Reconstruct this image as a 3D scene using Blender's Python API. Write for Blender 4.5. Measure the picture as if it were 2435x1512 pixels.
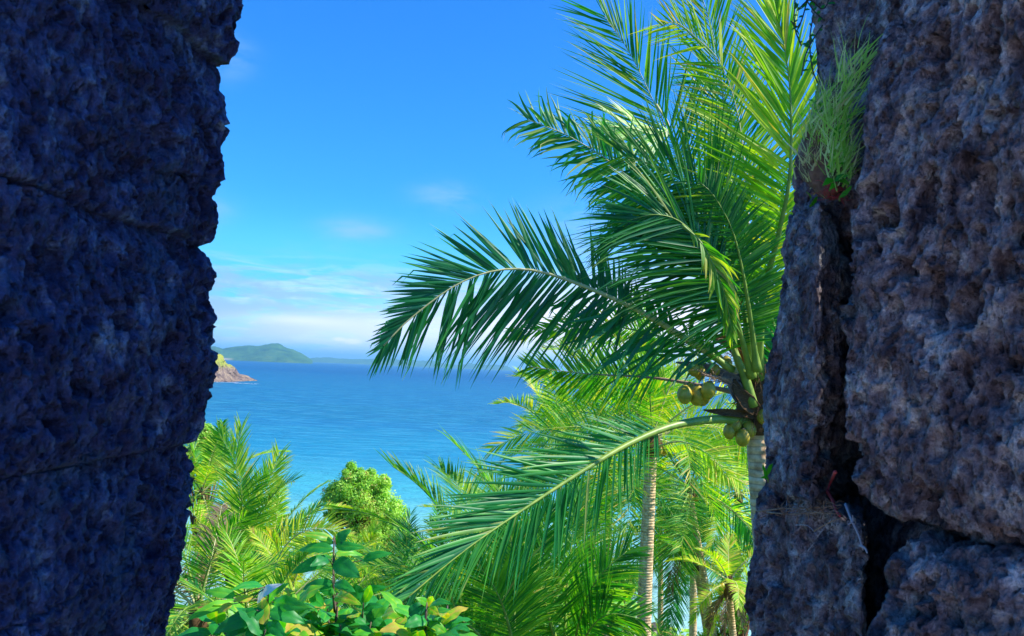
import bpy, math, random
import numpy as np
from mathutils import Vector, Matrix

for o in list(bpy.data.objects):
    bpy.data.objects.remove(o)
SC = bpy.context.scene
COL = SC.collection
rad = math.radians

# ------------------------------------------------------------------ camera
# photo measured on a 2434 x 1512 grid; focal length in those units:
FPX = 2108.0
CXP, CYP = 1217.0, 756.0
PITCH = math.atan(121.0 / FPX)
ROLL = rad(2.43)
_f = Vector((0, math.cos(PITCH), math.sin(PITCH)))
_r0 = Vector((1, 0, 0))
_u0 = _r0.cross(_f)
_R = math.cos(ROLL) * _r0 + math.sin(ROLL) * _u0
_U = math.cos(ROLL) * _u0 - math.sin(ROLL) * _r0


def at(px, py, d):
    """point of the place seen at (px, py) at distance d along the view axis"""
    px, py, d = float(px), float(py), float(d)
    return d * (_f + (px - CXP) / FPX * _R + (CYP - py) / FPX * _U)


cam_data = bpy.data.cameras.new('camera')
cam = bpy.data.objects.new('camera', cam_data)
COL.objects.link(cam)
cam.matrix_world = Matrix(((_R.x, _U.x, -_f.x, 0), (_R.y, _U.y, -_f.y, 0), (_R.z, _U.z, -_f.z, 0), (0, 0, 0, 1)))
cam_data.sensor_fit = 'HORIZONTAL'
cam_data.sensor_width = 36.0
cam_data.lens = FPX / 2434.0 * 36.0
cam_data.clip_start = 0.05
cam_data.clip_end = 90000
cam_data.dof.use_dof = True
cam_data.dof.focus_distance = 10.0
cam_data.dof.aperture_fstop = 22.0
SC.camera = cam

# ------------------------------------------------------------------ light
SUN_EL, SUN_AZ = 46.0, 97.0          # azimuth from the view direction towards the right
SC.view_settings.view_transform = 'Standard'
SC.view_settings.look = 'None'
SC.view_settings.exposure = 0.95
SC.view_settings.gamma = 1.0

sd = Vector((math.cos(rad(SUN_EL)) * math.sin(rad(SUN_AZ)), math.cos(rad(SUN_EL)) * math.cos(rad(SUN_AZ)), math.sin(rad(SUN_EL))))
sl = bpy.data.lights.new('sun', 'SUN')
sl.energy = 4.6
sl.angle = rad(0.5)
sl.color = (1.0, 0.95, 0.84)
so = bpy.data.objects.new('sun', sl)
so.rotation_euler = sd.to_track_quat('Z', 'Y').to_euler()
COL.objects.link(so)


class NT:
    """tiny node-tree helper"""
    def __init__(s, tree):
        s.t = tree
        tree.nodes.clear()

    def n(s, typ, **kw):
        nd = s.t.nodes.new(typ)
        for k, v in kw.items():
            if hasattr(nd, k) and not k.startswith('i_'):
                setattr(nd, k, v)
        return nd

    def set(s, sock, v):
        if isinstance(v, bpy.types.NodeSocket):
            s.t.links.new(v, sock)
        else:
            if hasattr(sock, 'default_value') and isinstance(v, (tuple, list)) and len(v) == 3 and len(sock.default_value) == 4:
                v = tuple(v) + (1.0,)
            sock.default_value = v

    def math(s, op, a, b=None, c=None, clamp=False):
        nd = s.n('ShaderNodeMath', operation=op, use_clamp=clamp)
        s.set(nd.inputs[0], a)
        if b is not None:
            s.set(nd.inputs[1], b)
        if c is not None:
            s.set(nd.inputs[2], c)
        return nd.outputs[0]

    def mix(s, fac, a, b, blend='MIX'):
        nd = s.n('ShaderNodeMix', data_type='RGBA', blend_type=blend)
        s.set(nd.inputs[0], fac)
        s.set(nd.inputs[6], a)
        s.set(nd.inputs[7], b)
        return nd.outputs[2]

    def noise(s, vec, scale, detail=4, rough=0.55, dist=0.0):
        nd = s.n('ShaderNodeTexNoise')
        if vec is not None:
            s.t.links.new(vec, nd.inputs['Vector'])
        nd.inputs['Scale'].default_value = scale
        nd.inputs['Detail'].default_value = detail
        nd.inputs['Roughness'].default_value = rough
        nd.inputs['Distortion'].default_value = dist
        return nd.outputs['Fac']

    def ramp(s, fac, stops, interp='LINEAR'):
        nd = s.n('ShaderNodeValToRGB')
        nd.color_ramp.interpolation = interp
        e = nd.color_ramp.elements
        while len(e) > 1:
            e.remove(e[-1])
        e[0].position = stops[0][0]
        e[0].color = tuple(stops[0][1]) + (1,) if len(stops[0][1]) == 3 else stops[0][1]
        for p, c in stops[1:]:
            x = e.new(p)
            x.color = tuple(c) + (1,) if len(c) == 3 else c
        s.set(nd.inputs[0], fac)
        return nd.outputs[0]

    def maprange(s, v, a, b, c=0.0, d=1.0, smooth=False):
        nd = s.n('ShaderNodeMapRange', interpolation_type='SMOOTHSTEP' if smooth else 'LINEAR')
        nd.clamp = True
        s.set(nd.inputs[0], v)
        for i, x in enumerate((a, b, c, d)):
            nd.inputs[1 + i].default_value = x
        return nd.outputs[0]

    def scaled(s, vec, sc):
        nd = s.n('ShaderNodeMapping')
        s.t.links.new(vec, nd.inputs[0])
        nd.inputs['Scale'].default_value = sc
        return nd.outputs[0]


# world: Nishita sky, richer in colour, with thin cloud banks over the sea
W = bpy.data.worlds.new('World')
SC.world = W
W.use_nodes = True
w = NT(W.node_tree)
sky = w.n('ShaderNodeTexSky', sky_type='NISHITA')
sky.sun_disc = False
sky.sun_elevation = rad(SUN_EL)
sky.sun_rotation = rad(SUN_AZ)
sky.altitude = 30
sky.air_density = 1.0
sky.dust_density = 0.3
sky.ozone_density = 3.0
hs = w.n('ShaderNodeHueSaturation')
hs.inputs['Saturation'].default_value = 1.15
hs.inputs['Hue'].default_value = 0.50
hs.inputs['Value'].default_value = 1.0
W.node_tree.links.new(sky.outputs[0], hs.inputs['Color'])
tc = w.n('ShaderNodeTexCoord')
sep = w.n('ShaderNodeSeparateXYZ')
W.node_tree.links.new(tc.outputs['Generated'], sep.inputs[0])
gx, gy, gz = sep.outputs
az = w.math('ARCTAN2', gx, gy)
el = w.math('ARCSINE', gz)
comb = w.n('ShaderNodeCombineXYZ')
w.set(comb.inputs[0], az)
w.set(comb.inputs[1], w.math('MULTIPLY', el, 3.2))
wn = w.noise(comb.outputs[0], 13.0, 8, 0.62, 0.3)
wn2 = w.noise(comb.outputs[0], 3.0, 3, 0.5, 0.0)


def dirpx(px, py):
    v = at(px, py, 1.0).normalized()
    return math.atan2(v.x, v.y), math.asin(v.z)


def blob(px, py, sx, sy, amp):
    a0, e0 = dirpx(px, py)
    da = w.math('DIVIDE', w.math('SUBTRACT', az, a0), sx / FPX)
    de = w.math('DIVIDE', w.math('SUBTRACT', el, e0), sy / FPX)
    q = w.math('ADD', w.math('MULTIPLY', da, da), w.math('MULTIPLY', de, de))
    return w.math('MULTIPLY', w.math('EXPONENT', w.math('MULTIPLY', q, -1.0)), amp)


def addall(lst):
    r = lst[0]
    for x in lst[1:]:
        r = w.math('ADD', r, x)
    return r


# lavender cloud bank low over the sea + separate wisps
bank = w.math('MULTIPLY', w.maprange(el, 0.15, 0.045, 0, 1, True), w.maprange(w.math('ADD', w.math('MULTIPLY', wn, 0.8), w.math('MULTIPLY', wn2, 0.3)), 0.50, 0.68, 0, 1, True))
wisps = addall([blob(850, 548, 75, 26, 1.0), blob(1060, 468, 65, 28, 0.9), blob(548, 135, 45, 40, 0.7), blob(505, 500, 45, 40, 0.6),
                blob(890, 668, 60, 16, 1.2), blob(640, 690, 90, 22, 1.3), blob(560, 735, 120, 22, 1.3), blob(800, 775, 200, 26, 1.0),
                blob(1400, 560, 120, 70, 0.8), blob(1150, 740, 160, 60, 0.7)])
wisps = w.math('MULTIPLY', wisps, w.maprange(wn, 0.28, 0.68, 0, 1, True))
cl = w.math('MULTIPLY', w.math('ADD', w.math('MULTIPLY', bank, 0.85), wisps), 0.78, clamp=True)
white = addall([blob(1650, 760, 260, 110, 0.85), blob(1350, 790, 260, 90, 0.95), blob(1020, 790, 320, 60, 0.6), blob(720, 800, 300, 40, 0.35), blob(838, 812, 16, 5, 0.9), blob(805, 807, 12, 4, 0.7), blob(700, 760, 120, 12, 0.35)])
white = w.math('MULTIPLY', white, w.maprange(wn2, 0.2, 0.6, 0.6, 1.0), clamp=True)
cyan = addall([blob(800, 725, 260, 60, 0.6), blob(760, 610, 420, 60, 0.38), w.maprange(el, 0.20, 0.0, 0.0, 0.50, True)])
cyan = w.math('MULTIPLY', cyan, 1.0, clamp=True)
comb2 = w.n('ShaderNodeCombineXYZ')
w.set(comb2.inputs[0], az)
w.set(comb2.inputs[1], w.math('MULTIPLY', el, 7.0))
wn3 = w.noise(comb2.outputs[0], 11.0, 8, 0.62, 0.5)
streak = w.math('MULTIPLY', w.maprange(wn3, 0.44, 0.60, 0, 0.9, True), w.math('MULTIPLY', w.maprange(el, 0.125, 0.07, 0, 1, True), w.maprange(el, 0.0, 0.02, 0.3, 1)))
wn4 = w.noise(comb2.outputs[0], 17.0, 8, 0.62, 0.5)
streak_d = w.math('MULTIPLY', w.maprange(wn4, 0.46, 0.60, 0, 0.9, True), w.math('MULTIPLY', w.maprange(el, 0.115, 0.08, 0, 1, True), w.maprange(el, 0.01, 0.03, 0.2, 1)))
vmul = 10.0
rich = w.mix(1.0, hs.outputs[0], (0.22, 0.92, 1.66), 'MULTIPLY')
skyc = w.mix(cyan, rich, (0.10 * vmul, 0.52 * vmul, 0.80 * vmul))
skyc = w.mix(streak, skyc, (0.42 * vmul, 0.62 * vmul, 0.84 * vmul))
skyc = w.mix(streak_d, skyc, (0.22 * vmul, 0.42 * vmul, 0.68 * vmul))
skyc = w.mix(cl, skyc, (0.24 * vmul, 0.42 * vmul, 0.70 * vmul))
skyc = w.mix(white, skyc, (0.86 * vmul, 0.86 * vmul, 1.0 * vmul))
skyc = w.mix(w.maprange(el, -0.03, -0.005, 1, 0), skyc, (0.05 * vmul, 0.12 * vmul, 0.14 * vmul))
bg = w.n('ShaderNodeBackground')
w.set(bg.inputs[0], skyc)
bg.inputs[1].default_value = 0.085
wo = w.n('ShaderNodeOutputWorld')
W.node_tree.links.new(bg.outputs[0], wo.inputs[0])

# ------------------------------------------------------------------ materials
def material(name):
    m = bpy.data.materials.new(name)
    m.use_nodes = True
    return m, NT(m.node_tree)


def principled(t, color, rough=0.6, spec=0.5, normal=None, metallic=0.0):
    p = t.n('ShaderNodeBsdfPrincipled')
    t.set(p.inputs['Base Color'], color)
    t.set(p.inputs['Roughness'], rough)
    p.inputs['Specular IOR Level'].default_value = spec
    p.inputs['Metallic'].default_value = metallic
    if normal is not None:
        t.t.links.new(normal, p.inputs['Normal'])
    return p


def out(t, sh):
    o = t.n('ShaderNodeOutputMaterial')
    t.t.links.new(sh, o.inputs[0])


def objcoord(t):
    return t.n('ShaderNodeTexCoord').outputs['Object']


def bump(t, h, strength=0.5, dist=0.01, normal=None):
    b = t.n('ShaderNodeBump')
    b.inputs['Strength'].default_value = strength
    b.inputs['Distance'].default_value = dist
    t.set(b.inputs['Height'], h)
    if normal is not None:
        t.t.links.new(normal, b.inputs['Normal'])
    return b.outputs[0]


def leaf_mat(name, stops, trans_gain=(1.5, 1.9, 0.5), tfac=0.42, rough=0.38, spec=0.5):
    m, t = material(name)
    a = t.n('ShaderNodeAttribute', attribute_name='tint')
    col = t.ramp(a.outputs['Fac'], stops)
    nz = t.noise(objcoord(t), 7.0, 3)
    col = t.mix(t.maprange(nz, 0.3, 0.7, 0.0, 0.45), col, tuple(c * 0.55 for c in stops[1][1]))
    p = principled(t, col, rough, spec)
    tr = t.n('ShaderNodeBsdfTranslucent')
    t.set(tr.inputs[0], t.mix(1.0, col, trans_gain, 'MULTIPLY'))
    mx = t.n('ShaderNodeMixShader')
    mx.inputs[0].default_value = tfac
    t.t.links.new(p.outputs[0], mx.inputs[1])
    t.t.links.new(tr.outputs[0], mx.inputs[2])
    out(t, mx.outputs[0])
    return m


M = {}
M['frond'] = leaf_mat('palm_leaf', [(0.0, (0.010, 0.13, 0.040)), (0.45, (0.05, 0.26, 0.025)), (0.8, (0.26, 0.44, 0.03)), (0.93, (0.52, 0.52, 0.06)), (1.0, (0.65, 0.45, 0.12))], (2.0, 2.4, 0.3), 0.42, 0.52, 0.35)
M['frond_bright'] = leaf_mat('palm_leaf_sunlit', [(0.0, (0.05, 0.28, 0.02)), (0.4, (0.20, 0.48, 0.02)), (0.75, (0.54, 0.64, 0.05)), (0.92, (0.80, 0.68, 0.12)), (1.0, (0.72, 0.44, 0.14))], (1.7, 1.9, 0.3), 0.46, 0.52, 0.35)  # brighter, yellower copy of the palm leaf: sunlight put into the colour
M['frond_cool'] = leaf_mat('palm_leaf_shaded', [(0.0, (0.006, 0.11, 0.06)), (0.5, (0.02, 0.23, 0.06)), (0.85, (0.09, 0.38, 0.05)), (1.0, (0.40, 0.44, 0.12))], (1.6, 2.2, 0.5), 0.35, 0.45, 0.45)  # darker teal copy of the palm leaf: shade put into the colour
M['frond_dead'] = leaf_mat('dry_palm_leaf', [(0.0, (0.10, 0.07, 0.045)), (0.5, (0.24, 0.17, 0.10)), (1.0, (0.46, 0.36, 0.24))], (1.4, 1.0, 0.5), 0.25, 0.7, 0.2)
M['broad'] = leaf_mat('broad_leaf', [(0.0, (0.010, 0.16, 0.06)), (0.5, (0.03, 0.32, 0.04)), (0.85, (0.18, 0.50, 0.02)), (0.95, (0.50, 0.55, 0.03)), (1.0, (0.70, 0.42, 0.08))], (2.2, 2.2, 0.25), 0.36, 0.45, 0.4)
M['tree_leaf'] = leaf_mat('tree_leaf', [(0.0, (0.09, 0.36, 0.03)), (0.45, (0.32, 0.66, 0.06)), (0.85, (0.60, 0.86, 0.12)), (0.96, (0.55, 0.60, 0.14)), (1.0, (0.55, 0.25, 0.10))], (1.3, 1.3, 0.5), 0.45, 0.5)
M['sun_glare_leaf'] = leaf_mat('sun_glare_leaf', [(0.0, (0.8, 0.82, 0.7)), (1.0, (0.88, 0.88, 0.78))], (1, 1, 1), 0.2, 0.3)  # sun glare on a glossy leaf, painted as a near-white colour
M['weed'] = leaf_mat('weed_leaf', [(0.0, (0.02, 0.22, 0.012)), (0.6, (0.06, 0.42, 0.012)), (1.0, (0.34, 0.45, 0.02))], (1.6, 1.8, 0.4), 0.4, 0.5)
M['grass'] = leaf_mat('grass_blade', [(0.0, (0.20, 0.62, 0.04)), (0.45, (0.50, 0.85, 0.15)), (0.7, (0.80, 0.95, 0.55)), (0.85, (0.88, 0.86, 0.58)), (1.0, (0.72, 0.45, 0.22))], (1.2, 1.3, 0.8), 0.4, 0.7)


def simple(name, a, b, scale=20, rough=0.7, spec=0.3, bstr=0.3, bdist=0.01, trans=0.0, stretch=(1, 1, 1)):
    m, t = material(name)
    oc = t.scaled(objcoord(t), stretch)
    nz = t.noise(oc, scale, 6)
    col = t.mix(t.maprange(nz, 0.3, 0.7), a, b)
    p = principled(t, col, rough, spec, bump(t, nz, bstr, bdist))
    if trans:
        tr = t.n('ShaderNodeBsdfTranslucent')
        t.set(tr.inputs[0], col)
        mx = t.n('ShaderNodeMixShader')
        mx.inputs[0].default_value = trans
        t.t.links.new(p.outputs[0], mx.inputs[1])
        t.t.links.new(tr.outputs[0], mx.inputs[2])
        out(t, mx.outputs[0])
    else:
        out(t, p.outputs[0])
    return m


M['stalk'] = simple('green_stalk', (0.12, 0.24, 0.03), (0.30, 0.40, 0.06), 9, 0.45, 0.5, 0.1, 0.005)
M['stalk_pale'] = simple('pale_stalk', (0.40, 0.42, 0.16), (0.55, 0.50, 0.25), 9, 0.5)
M['fibre'] = simple('palm_fibre', (0.05, 0.032, 0.020), (0.22, 0.12, 0.055), 30, 0.9, 0.1, 0.8, 0.02, 0, (1, 1, 6))
M['sheath'] = simple('dry_sheath', (0.22, 0.10, 0.03), (0.52, 0.25, 0.06), 14, 0.75, 0.2, 0.4, 0.01, 0.5, (1, 1, 0.4))
M['sheath_grey'] = simple('grey_sheath', (0.10, 0.09, 0.085), (0.26, 0.23, 0.20), 20, 0.85, 0.2, 0.5, 0.01, 0, (1, 1, 0.3))
M['coconut'] = simple('coconut_skin', (0.20, 0.20, 0.015), (0.60, 0.42, 0.04), 16, 0.4, 0.45, 0.1, 0.003)
M['coconut_cap'] = simple('coconut_cap', (0.12, 0.12, 0.04), (0.26, 0.18, 0.08), 30, 0.8)
M['bark'] = simple('bark', (0.06, 0.045, 0.035), (0.20, 0.15, 0.11), 12, 0.9, 0.1, 0.6, 0.02)
M['bark_red'] = simple('reddish_bark', (0.14, 0.055, 0.03), (0.34, 0.16, 0.09), 12, 0.9, 0.1, 0.6, 0.02)
M['twig'] = simple('twig', (0.22, 0.13, 0.08), (0.45, 0.30, 0.20), 50, 0.8)
M['twig_pale'] = simple('pale_twig', (0.35, 0.33, 0.38), (0.60, 0.56, 0.58), 50, 0.8)
M['stem_red'] = simple('red_stem', (0.42, 0.03, 0.05), (0.60, 0.09, 0.08), 20, 0.5, 0.5)
M['vine'] = simple('vine', (0.03, 0.05, 0.05), (0.08, 0.12, 0.10), 30, 0.7)
M['soil'] = simple('soil', (0.11, 0.06, 0.04), (0.30, 0.19, 0.13), 60, 0.95, 0.1, 0.9, 0.01)
M['shore_rock'] = simple('shore_rock', (0.06, 0.05, 0.05), (0.20, 0.16, 0.14), 1.2, 0.85, 0.3, 0.8, 0.2)


def trunk_mat():
    m, t = material('palm_trunk')
    oc = objcoord(t)
    wv = t.n('ShaderNodeTexWave', wave_type='BANDS', bands_direction='Z')
    t.t.links.new(oc, wv.inputs[0])
    wv.inputs['Scale'].default_value = 4.2
    wv.inputs['Distortion'].default_value = 2.0
    wv.inputs['Detail'].default_value = 3
    nz = t.noise(oc, 11, 6)
    nz2 = t.noise(oc, 1.3, 3)
    col = t.ramp(nz, [(0.3, (0.32, 0.20, 0.10)), (0.55, (0.76, 0.54, 0.30)), (0.75, (0.90, 0.72, 0.48))])
    col = t.mix(t.maprange(wv.outputs['Fac'], 0.0, 0.16, 0.45, 0.0), col, (0.16, 0.10, 0.06))
    col = t.mix(t.maprange(nz2, 0.5, 0.7, 0, 0.35), col, (0.30, 0.22, 0.15))
    b = bump(t, wv.outputs['Fac'], 0.5, 0.02, bump(t, nz, 0.5, 0.01))
    out(t, principled(t, col, 0.85, 0.2, b).outputs[0])
    return m


M['trunk'] = trunk_mat()


def rock_mat(name, stops, lich, warm):
    m, t = material(name)
    oc = objcoord(t)
    n1 = t.noise(oc, 14, 8, 0.65, 0.4)
    n2 = t.noise(oc, 3.5, 5, 0.6, 0.5)
    n3 = t.noise(oc, 90, 6, 0.7)
    n4 = t.noise(t.scaled(oc, (1, 1, 0.6)), 38, 6, 0.65, 0.3)
    col = t.ramp(t.math('ADD', t.math('MULTIPLY', n1, 0.6), t.math('MULTIPLY', n4, 0.4)), stops)
    col = t.mix(t.maprange(n2, 0.54, 0.66, 0, 0.65, True), col, lich)
    n8 = t.noise(oc, 7.0, 3, 0.6, 0.3)
    col = t.mix(t.maprange(n8, 0.4, 0.6, 0.35, 0.0, True), col, stops[1][1])
    n6 = t.noise(oc, 26, 5, 0.7, 0.8)
    n7 = t.noise(oc, 19, 4, 0.7, 1.0)
    col = t.mix(t.maprange(n6, 0.56, 0.66, 0, 0.55, True), col, warm)
    col = t.mix(t.maprange(n7, 0.58, 0.68, 0, 0.5, True), col, lich)
    col = t.mix(t.maprange(n3, 0.60, 0.75, 0, 0.30), col, (0.46, 0.42, 0.44))
    n5 = t.noise(oc, 210, 4, 0.7)
    col = t.mix(t.maprange(n5, 0.35, 0.7, 0, 0.6), col, stops[0][1])
    vo = t.n('ShaderNodeTexVoronoi')
    t.t.links.new(t.scaled(oc, (1, 1, 0.7)), vo.inputs['Vector'])
    vo.inputs['Scale'].default_value = 90
    hole = t.maprange(vo.outputs['Distance'], 0.05, 0.45, 0, 1, True)
    b = bump(t, n3, 0.9, 0.006, bump(t, hole, 1.0, 0.014, bump(t, n4, 1.0, 0.02)))
    out(t, principled(t, col, 0.82, 0.3, b).outputs[0])
    return m


M['rock_right'] = rock_mat('laterite', [(0.38, (0.03, 0.02, 0.03)), (0.45, (0.18, 0.135, 0.155)), (0.52, (0.44, 0.37, 0.40)), (0.60, (0.95, 0.87, 0.85))], (0.40, 0.52, 0.56), (0.44, 0.28, 0.21))
M['rock_left'] = rock_mat('laterite_blue_shade', [(0.37, (0.008, 0.009, 0.035)), (0.45, (0.03, 0.042, 0.14)), (0.54, (0.075, 0.115, 0.30)), (0.66, (0.30, 0.46, 0.70))], (0.05, 0.14, 0.28), (0.075, 0.055, 0.11))  # same stone, darker and bluer: shade and lens flare put into the colour


# ------------------------------------------------------------------ mesh helpers
class MB:
    def __init__(s):
        s.v, s.f, s.m, s.t = [], [], [], []

    def add(s, verts, faces, mat=0, tint=0.5):
        b = len(s.v)
        s.v.extend(verts)
        s.f.extend([tuple(b + i for i in fc) for fc in faces])
        s.m.extend([mat] * len(faces))
        s.t.extend([tint] * len(verts) if not isinstance(tint, (list, tuple)) else tint)

    def tube(s, pts, radii, seg=8, mat=0, tint=0.5, cap=True):
        pts = [Vector(p) for p in pts]
        n = len(pts)
        if not isinstance(radii, (list, tuple)):
            radii = [radii] * n
        vs, fs = [], []
        ref = None
        for i, p in enumerate(pts):
            T = (pts[min(i + 1, n - 1)] - pts[max(i - 1, 0)]).normalized()
            if ref is None:
                ref = Vector((0, 0, 1)) if abs(T.z) < 0.9 else Vector((1, 0, 0))
            A = (ref - T * ref.dot(T)).normalized()
            ref = A
            B = T.cross(A)
            for k in range(seg):
                a = 2 * math.pi * k / seg
                vs.append(p + (A * math.cos(a) + B * math.sin(a)) * radii[i])
        for i in range(n - 1):
            for k in range(seg):
                k2 = (k + 1) % seg
                fs.append((i * seg + k, i * seg + k2, (i + 1) * seg + k2, (i + 1) * seg + k))
        if cap:
            fs.append(tuple(range(seg))[::-1])
            fs.append(tuple((n - 1) * seg + k for k in range(seg)))
        s.add(vs, fs, mat, tint)

    def build(s, name, mats, parent=None, smooth=True):
        me = bpy.data.meshes.new(name)
        off = parent_loc(parent)
        me.from_pydata([tuple(Vector(p) - off) for p in s.v], [], s.f)
        if not isinstance(mats, (list, tuple)):
            mats = [mats]
        for m in mats:
            me.materials.append(m)
        me.polygons.foreach_set('material_index', s.m)
        me.polygons.foreach_set('use_smooth', [smooth] * len(s.f))
        at_ = me.attributes.new('tint', 'FLOAT', 'POINT')
        at_.data.foreach_set('value', s.t)
        me.update()
        o = bpy.data.objects.new(name, me)
        COL.objects.link(o)
        if parent is not None:
            o.parent = parent
        return o


def parent_loc(p):
    v = Vector((0, 0, 0))
    while p is not None:
        v = v + p.location
        p = p.parent
    return v


def thing(name, label, cat, loc=(0, 0, 0), group=None):
    o = bpy.data.objects.new(name, None)
    o.location = loc
    o.empty_display_size = 0.2
    COL.objects.link(o)
    return tag(o, label, cat, group)


def tag(o, label=None, cat=None, group=None, kind=None):
    if label:
        o['label'] = label
    if cat:
        o['category'] = cat
    if group:
        o['group'] = group
    if kind:
        o['kind'] = kind
    return o


def spline(pts, n):
    """Catmull-Rom through pts, n samples, roughly even"""
    P = [Vector(p) for p in pts]
    P = [P[0] * 2 - P[1]] + P + [P[-1] * 2 - P[-2]]
    dense = []
    for i in range(1, len(P) - 2):
        a, b, c, d = P[i - 1:i + 3]
        for k in range(12):
            t = k / 12
            dense.append(0.5 * ((2 * b) + (c - a) * t + (2 * a - 5 * b + 4 * c - d) * t * t + (3 * b - a - 3 * c + d) * t ** 3))
    dense.append(P[-2])
    L = [0]
    for i in range(1, len(dense)):
        L.append(L[-1] + (dense[i] - dense[i - 1]).length)
    res = []
    j = 0
    for k in range(n):
        s_ = L[-1] * k / (n - 1)
        while j < len(L) - 2 and L[j + 1] < s_:
            j += 1
        u = (s_ - L[j]) / max(L[j + 1] - L[j], 1e-9)
        res.append(dense[j].lerp(dense[j + 1], min(1, u)))
    return res, L[-1]


# ------------------------------------------------------------------ numpy noise for the stones
def _hash(ix, iy, iz, seed):
    h = (ix.astype(np.int64) * 374761393 + iy.astype(np.int64) * 668265263 + iz.astype(np.int64) * 2147483647 + seed * 974634777) & 0xffffffff
    h = ((h ^ (h >> 13)) * 1274126177) & 0xffffffff
    h = ((h ^ (h >> 16)) * 2246822519) & 0xffffffff
    return (h ^ (h >> 15)) & 0xffffffff


def vnoise(P, freq, seed=0):
    Q = P * freq
    I = np.floor(Q)
    F = Q - I
    F = F * F * F * (F * (F * 6 - 15) + 10)
    I = I.astype(np.int64)
    r = np.zeros(len(P))
    for dx in (0, 1):
        for dy in (0, 1):
            for dz in (0, 1):
                h = _hash(I[:, 0] + dx, I[:, 1] + dy, I[:, 2] + dz, seed) / 4294967295.0
                wgt = (F[:, 0] if dx else 1 - F[:, 0]) * (F[:, 1] if dy else 1 - F[:, 1]) * (F[:, 2] if dz else 1 - F[:, 2])
                r += h * wgt
    return r * 2 - 1


def fbm(P, freq, octv=4, seed=0, gain=0.5):
    r = np.zeros(len(P))
    a = 1.0
    for i in range(octv):
        r += a * vnoise(P + 17.3 * i, freq * 2 ** i, seed + i)
        a *= gain
    return r


def worley(P, freq, seed=0):
    """distance to nearest cell point (in cells) and that cell's random value"""
    Q = P * freq
    I = np.floor(Q).astype(np.int64)
    best = np.full(len(P), 9.0)
    val = np.zeros(len(P))
    for dx in (-1, 0, 1):
        for dy in (-1, 0, 1):
            for dz in (-1, 0, 1):
                cx, cy, cz = I[:, 0] + dx, I[:, 1] + dy, I[:, 2] + dz
                h1 = _hash(cx, cy, cz, seed)
                h2 = _hash(cx, cy, cz, seed + 77)
                ox = (h1 & 0xffff) / 65535.0
                oy = (h1 >> 16) / 65535.0
                oz = (h2 & 0xffff) / 65535.0
                v = (h2 >> 16) / 65535.0
                d = np.sqrt((cx + ox - Q[:, 0]) ** 2 + (cy + oy - Q[:, 1]) ** 2 + (cz + oz - Q[:, 2]) ** 2)
                m = d < best
                best[m] = d[m]
                val[m] = v[m]
    return best, val


def mesh_np(name, V, Fq, mat, parent, attrs=None):
    me = bpy.data.meshes.new(name)
    off = parent_loc(parent)
    V = V - np.array(off)
    me.vertices.add(len(V))
    me.vertices.foreach_set('co', V.astype(np.float32).ravel())
    nf = len(Fq)
    me.loops.add(nf * 4)
    me.polygons.add(nf)
    me.polygons.foreach_set('loop_start', np.arange(0, nf * 4, 4, dtype=np.int32))
    me.loops.foreach_set('vertex_index', Fq.astype(np.int32).ravel())
    me.polygons.foreach_set('use_smooth', np.ones(nf, dtype=bool))
    me.update(calc_edges=True)
    me.materials.append(mat)
    for k, a in (attrs or {}).items():
        at_ = me.attributes.new(k, 'FLOAT', 'POINT')
        at_.data.foreach_set('value', a.astype(np.float32))
    me.validate()
    o = bpy.data.objects.new(name, me)
    COL.objects.link(o)
    if parent is not None:
        o.parent = parent
    return o


def grid_normals(V, Fq):
    n = np.cross(V[Fq[:, 2]] - V[Fq[:, 0]], V[Fq[:, 3]] - V[Fq[:, 1]])
    N = np.zeros_like(V)
    for k in range(4):
        np.add.at(N, Fq[:, k], n)
    N /= np.maximum(np.linalg.norm(N, axis=1, keepdims=True), 1e-12)
    return N


def spacing(length, segs):
    """segs: list of (end, step) -> coordinates 0..length"""
    c = [0.0]
    for end, step in segs:
        end = min(end, length)
        k = max(1, int(round((end - c[-1]) / step)))
        a = c[-1]
        for i in range(1, k + 1):
            c.append(a + (end - a) * i / k)
        if end >= length:
            break
    return np.array(c)


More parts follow.
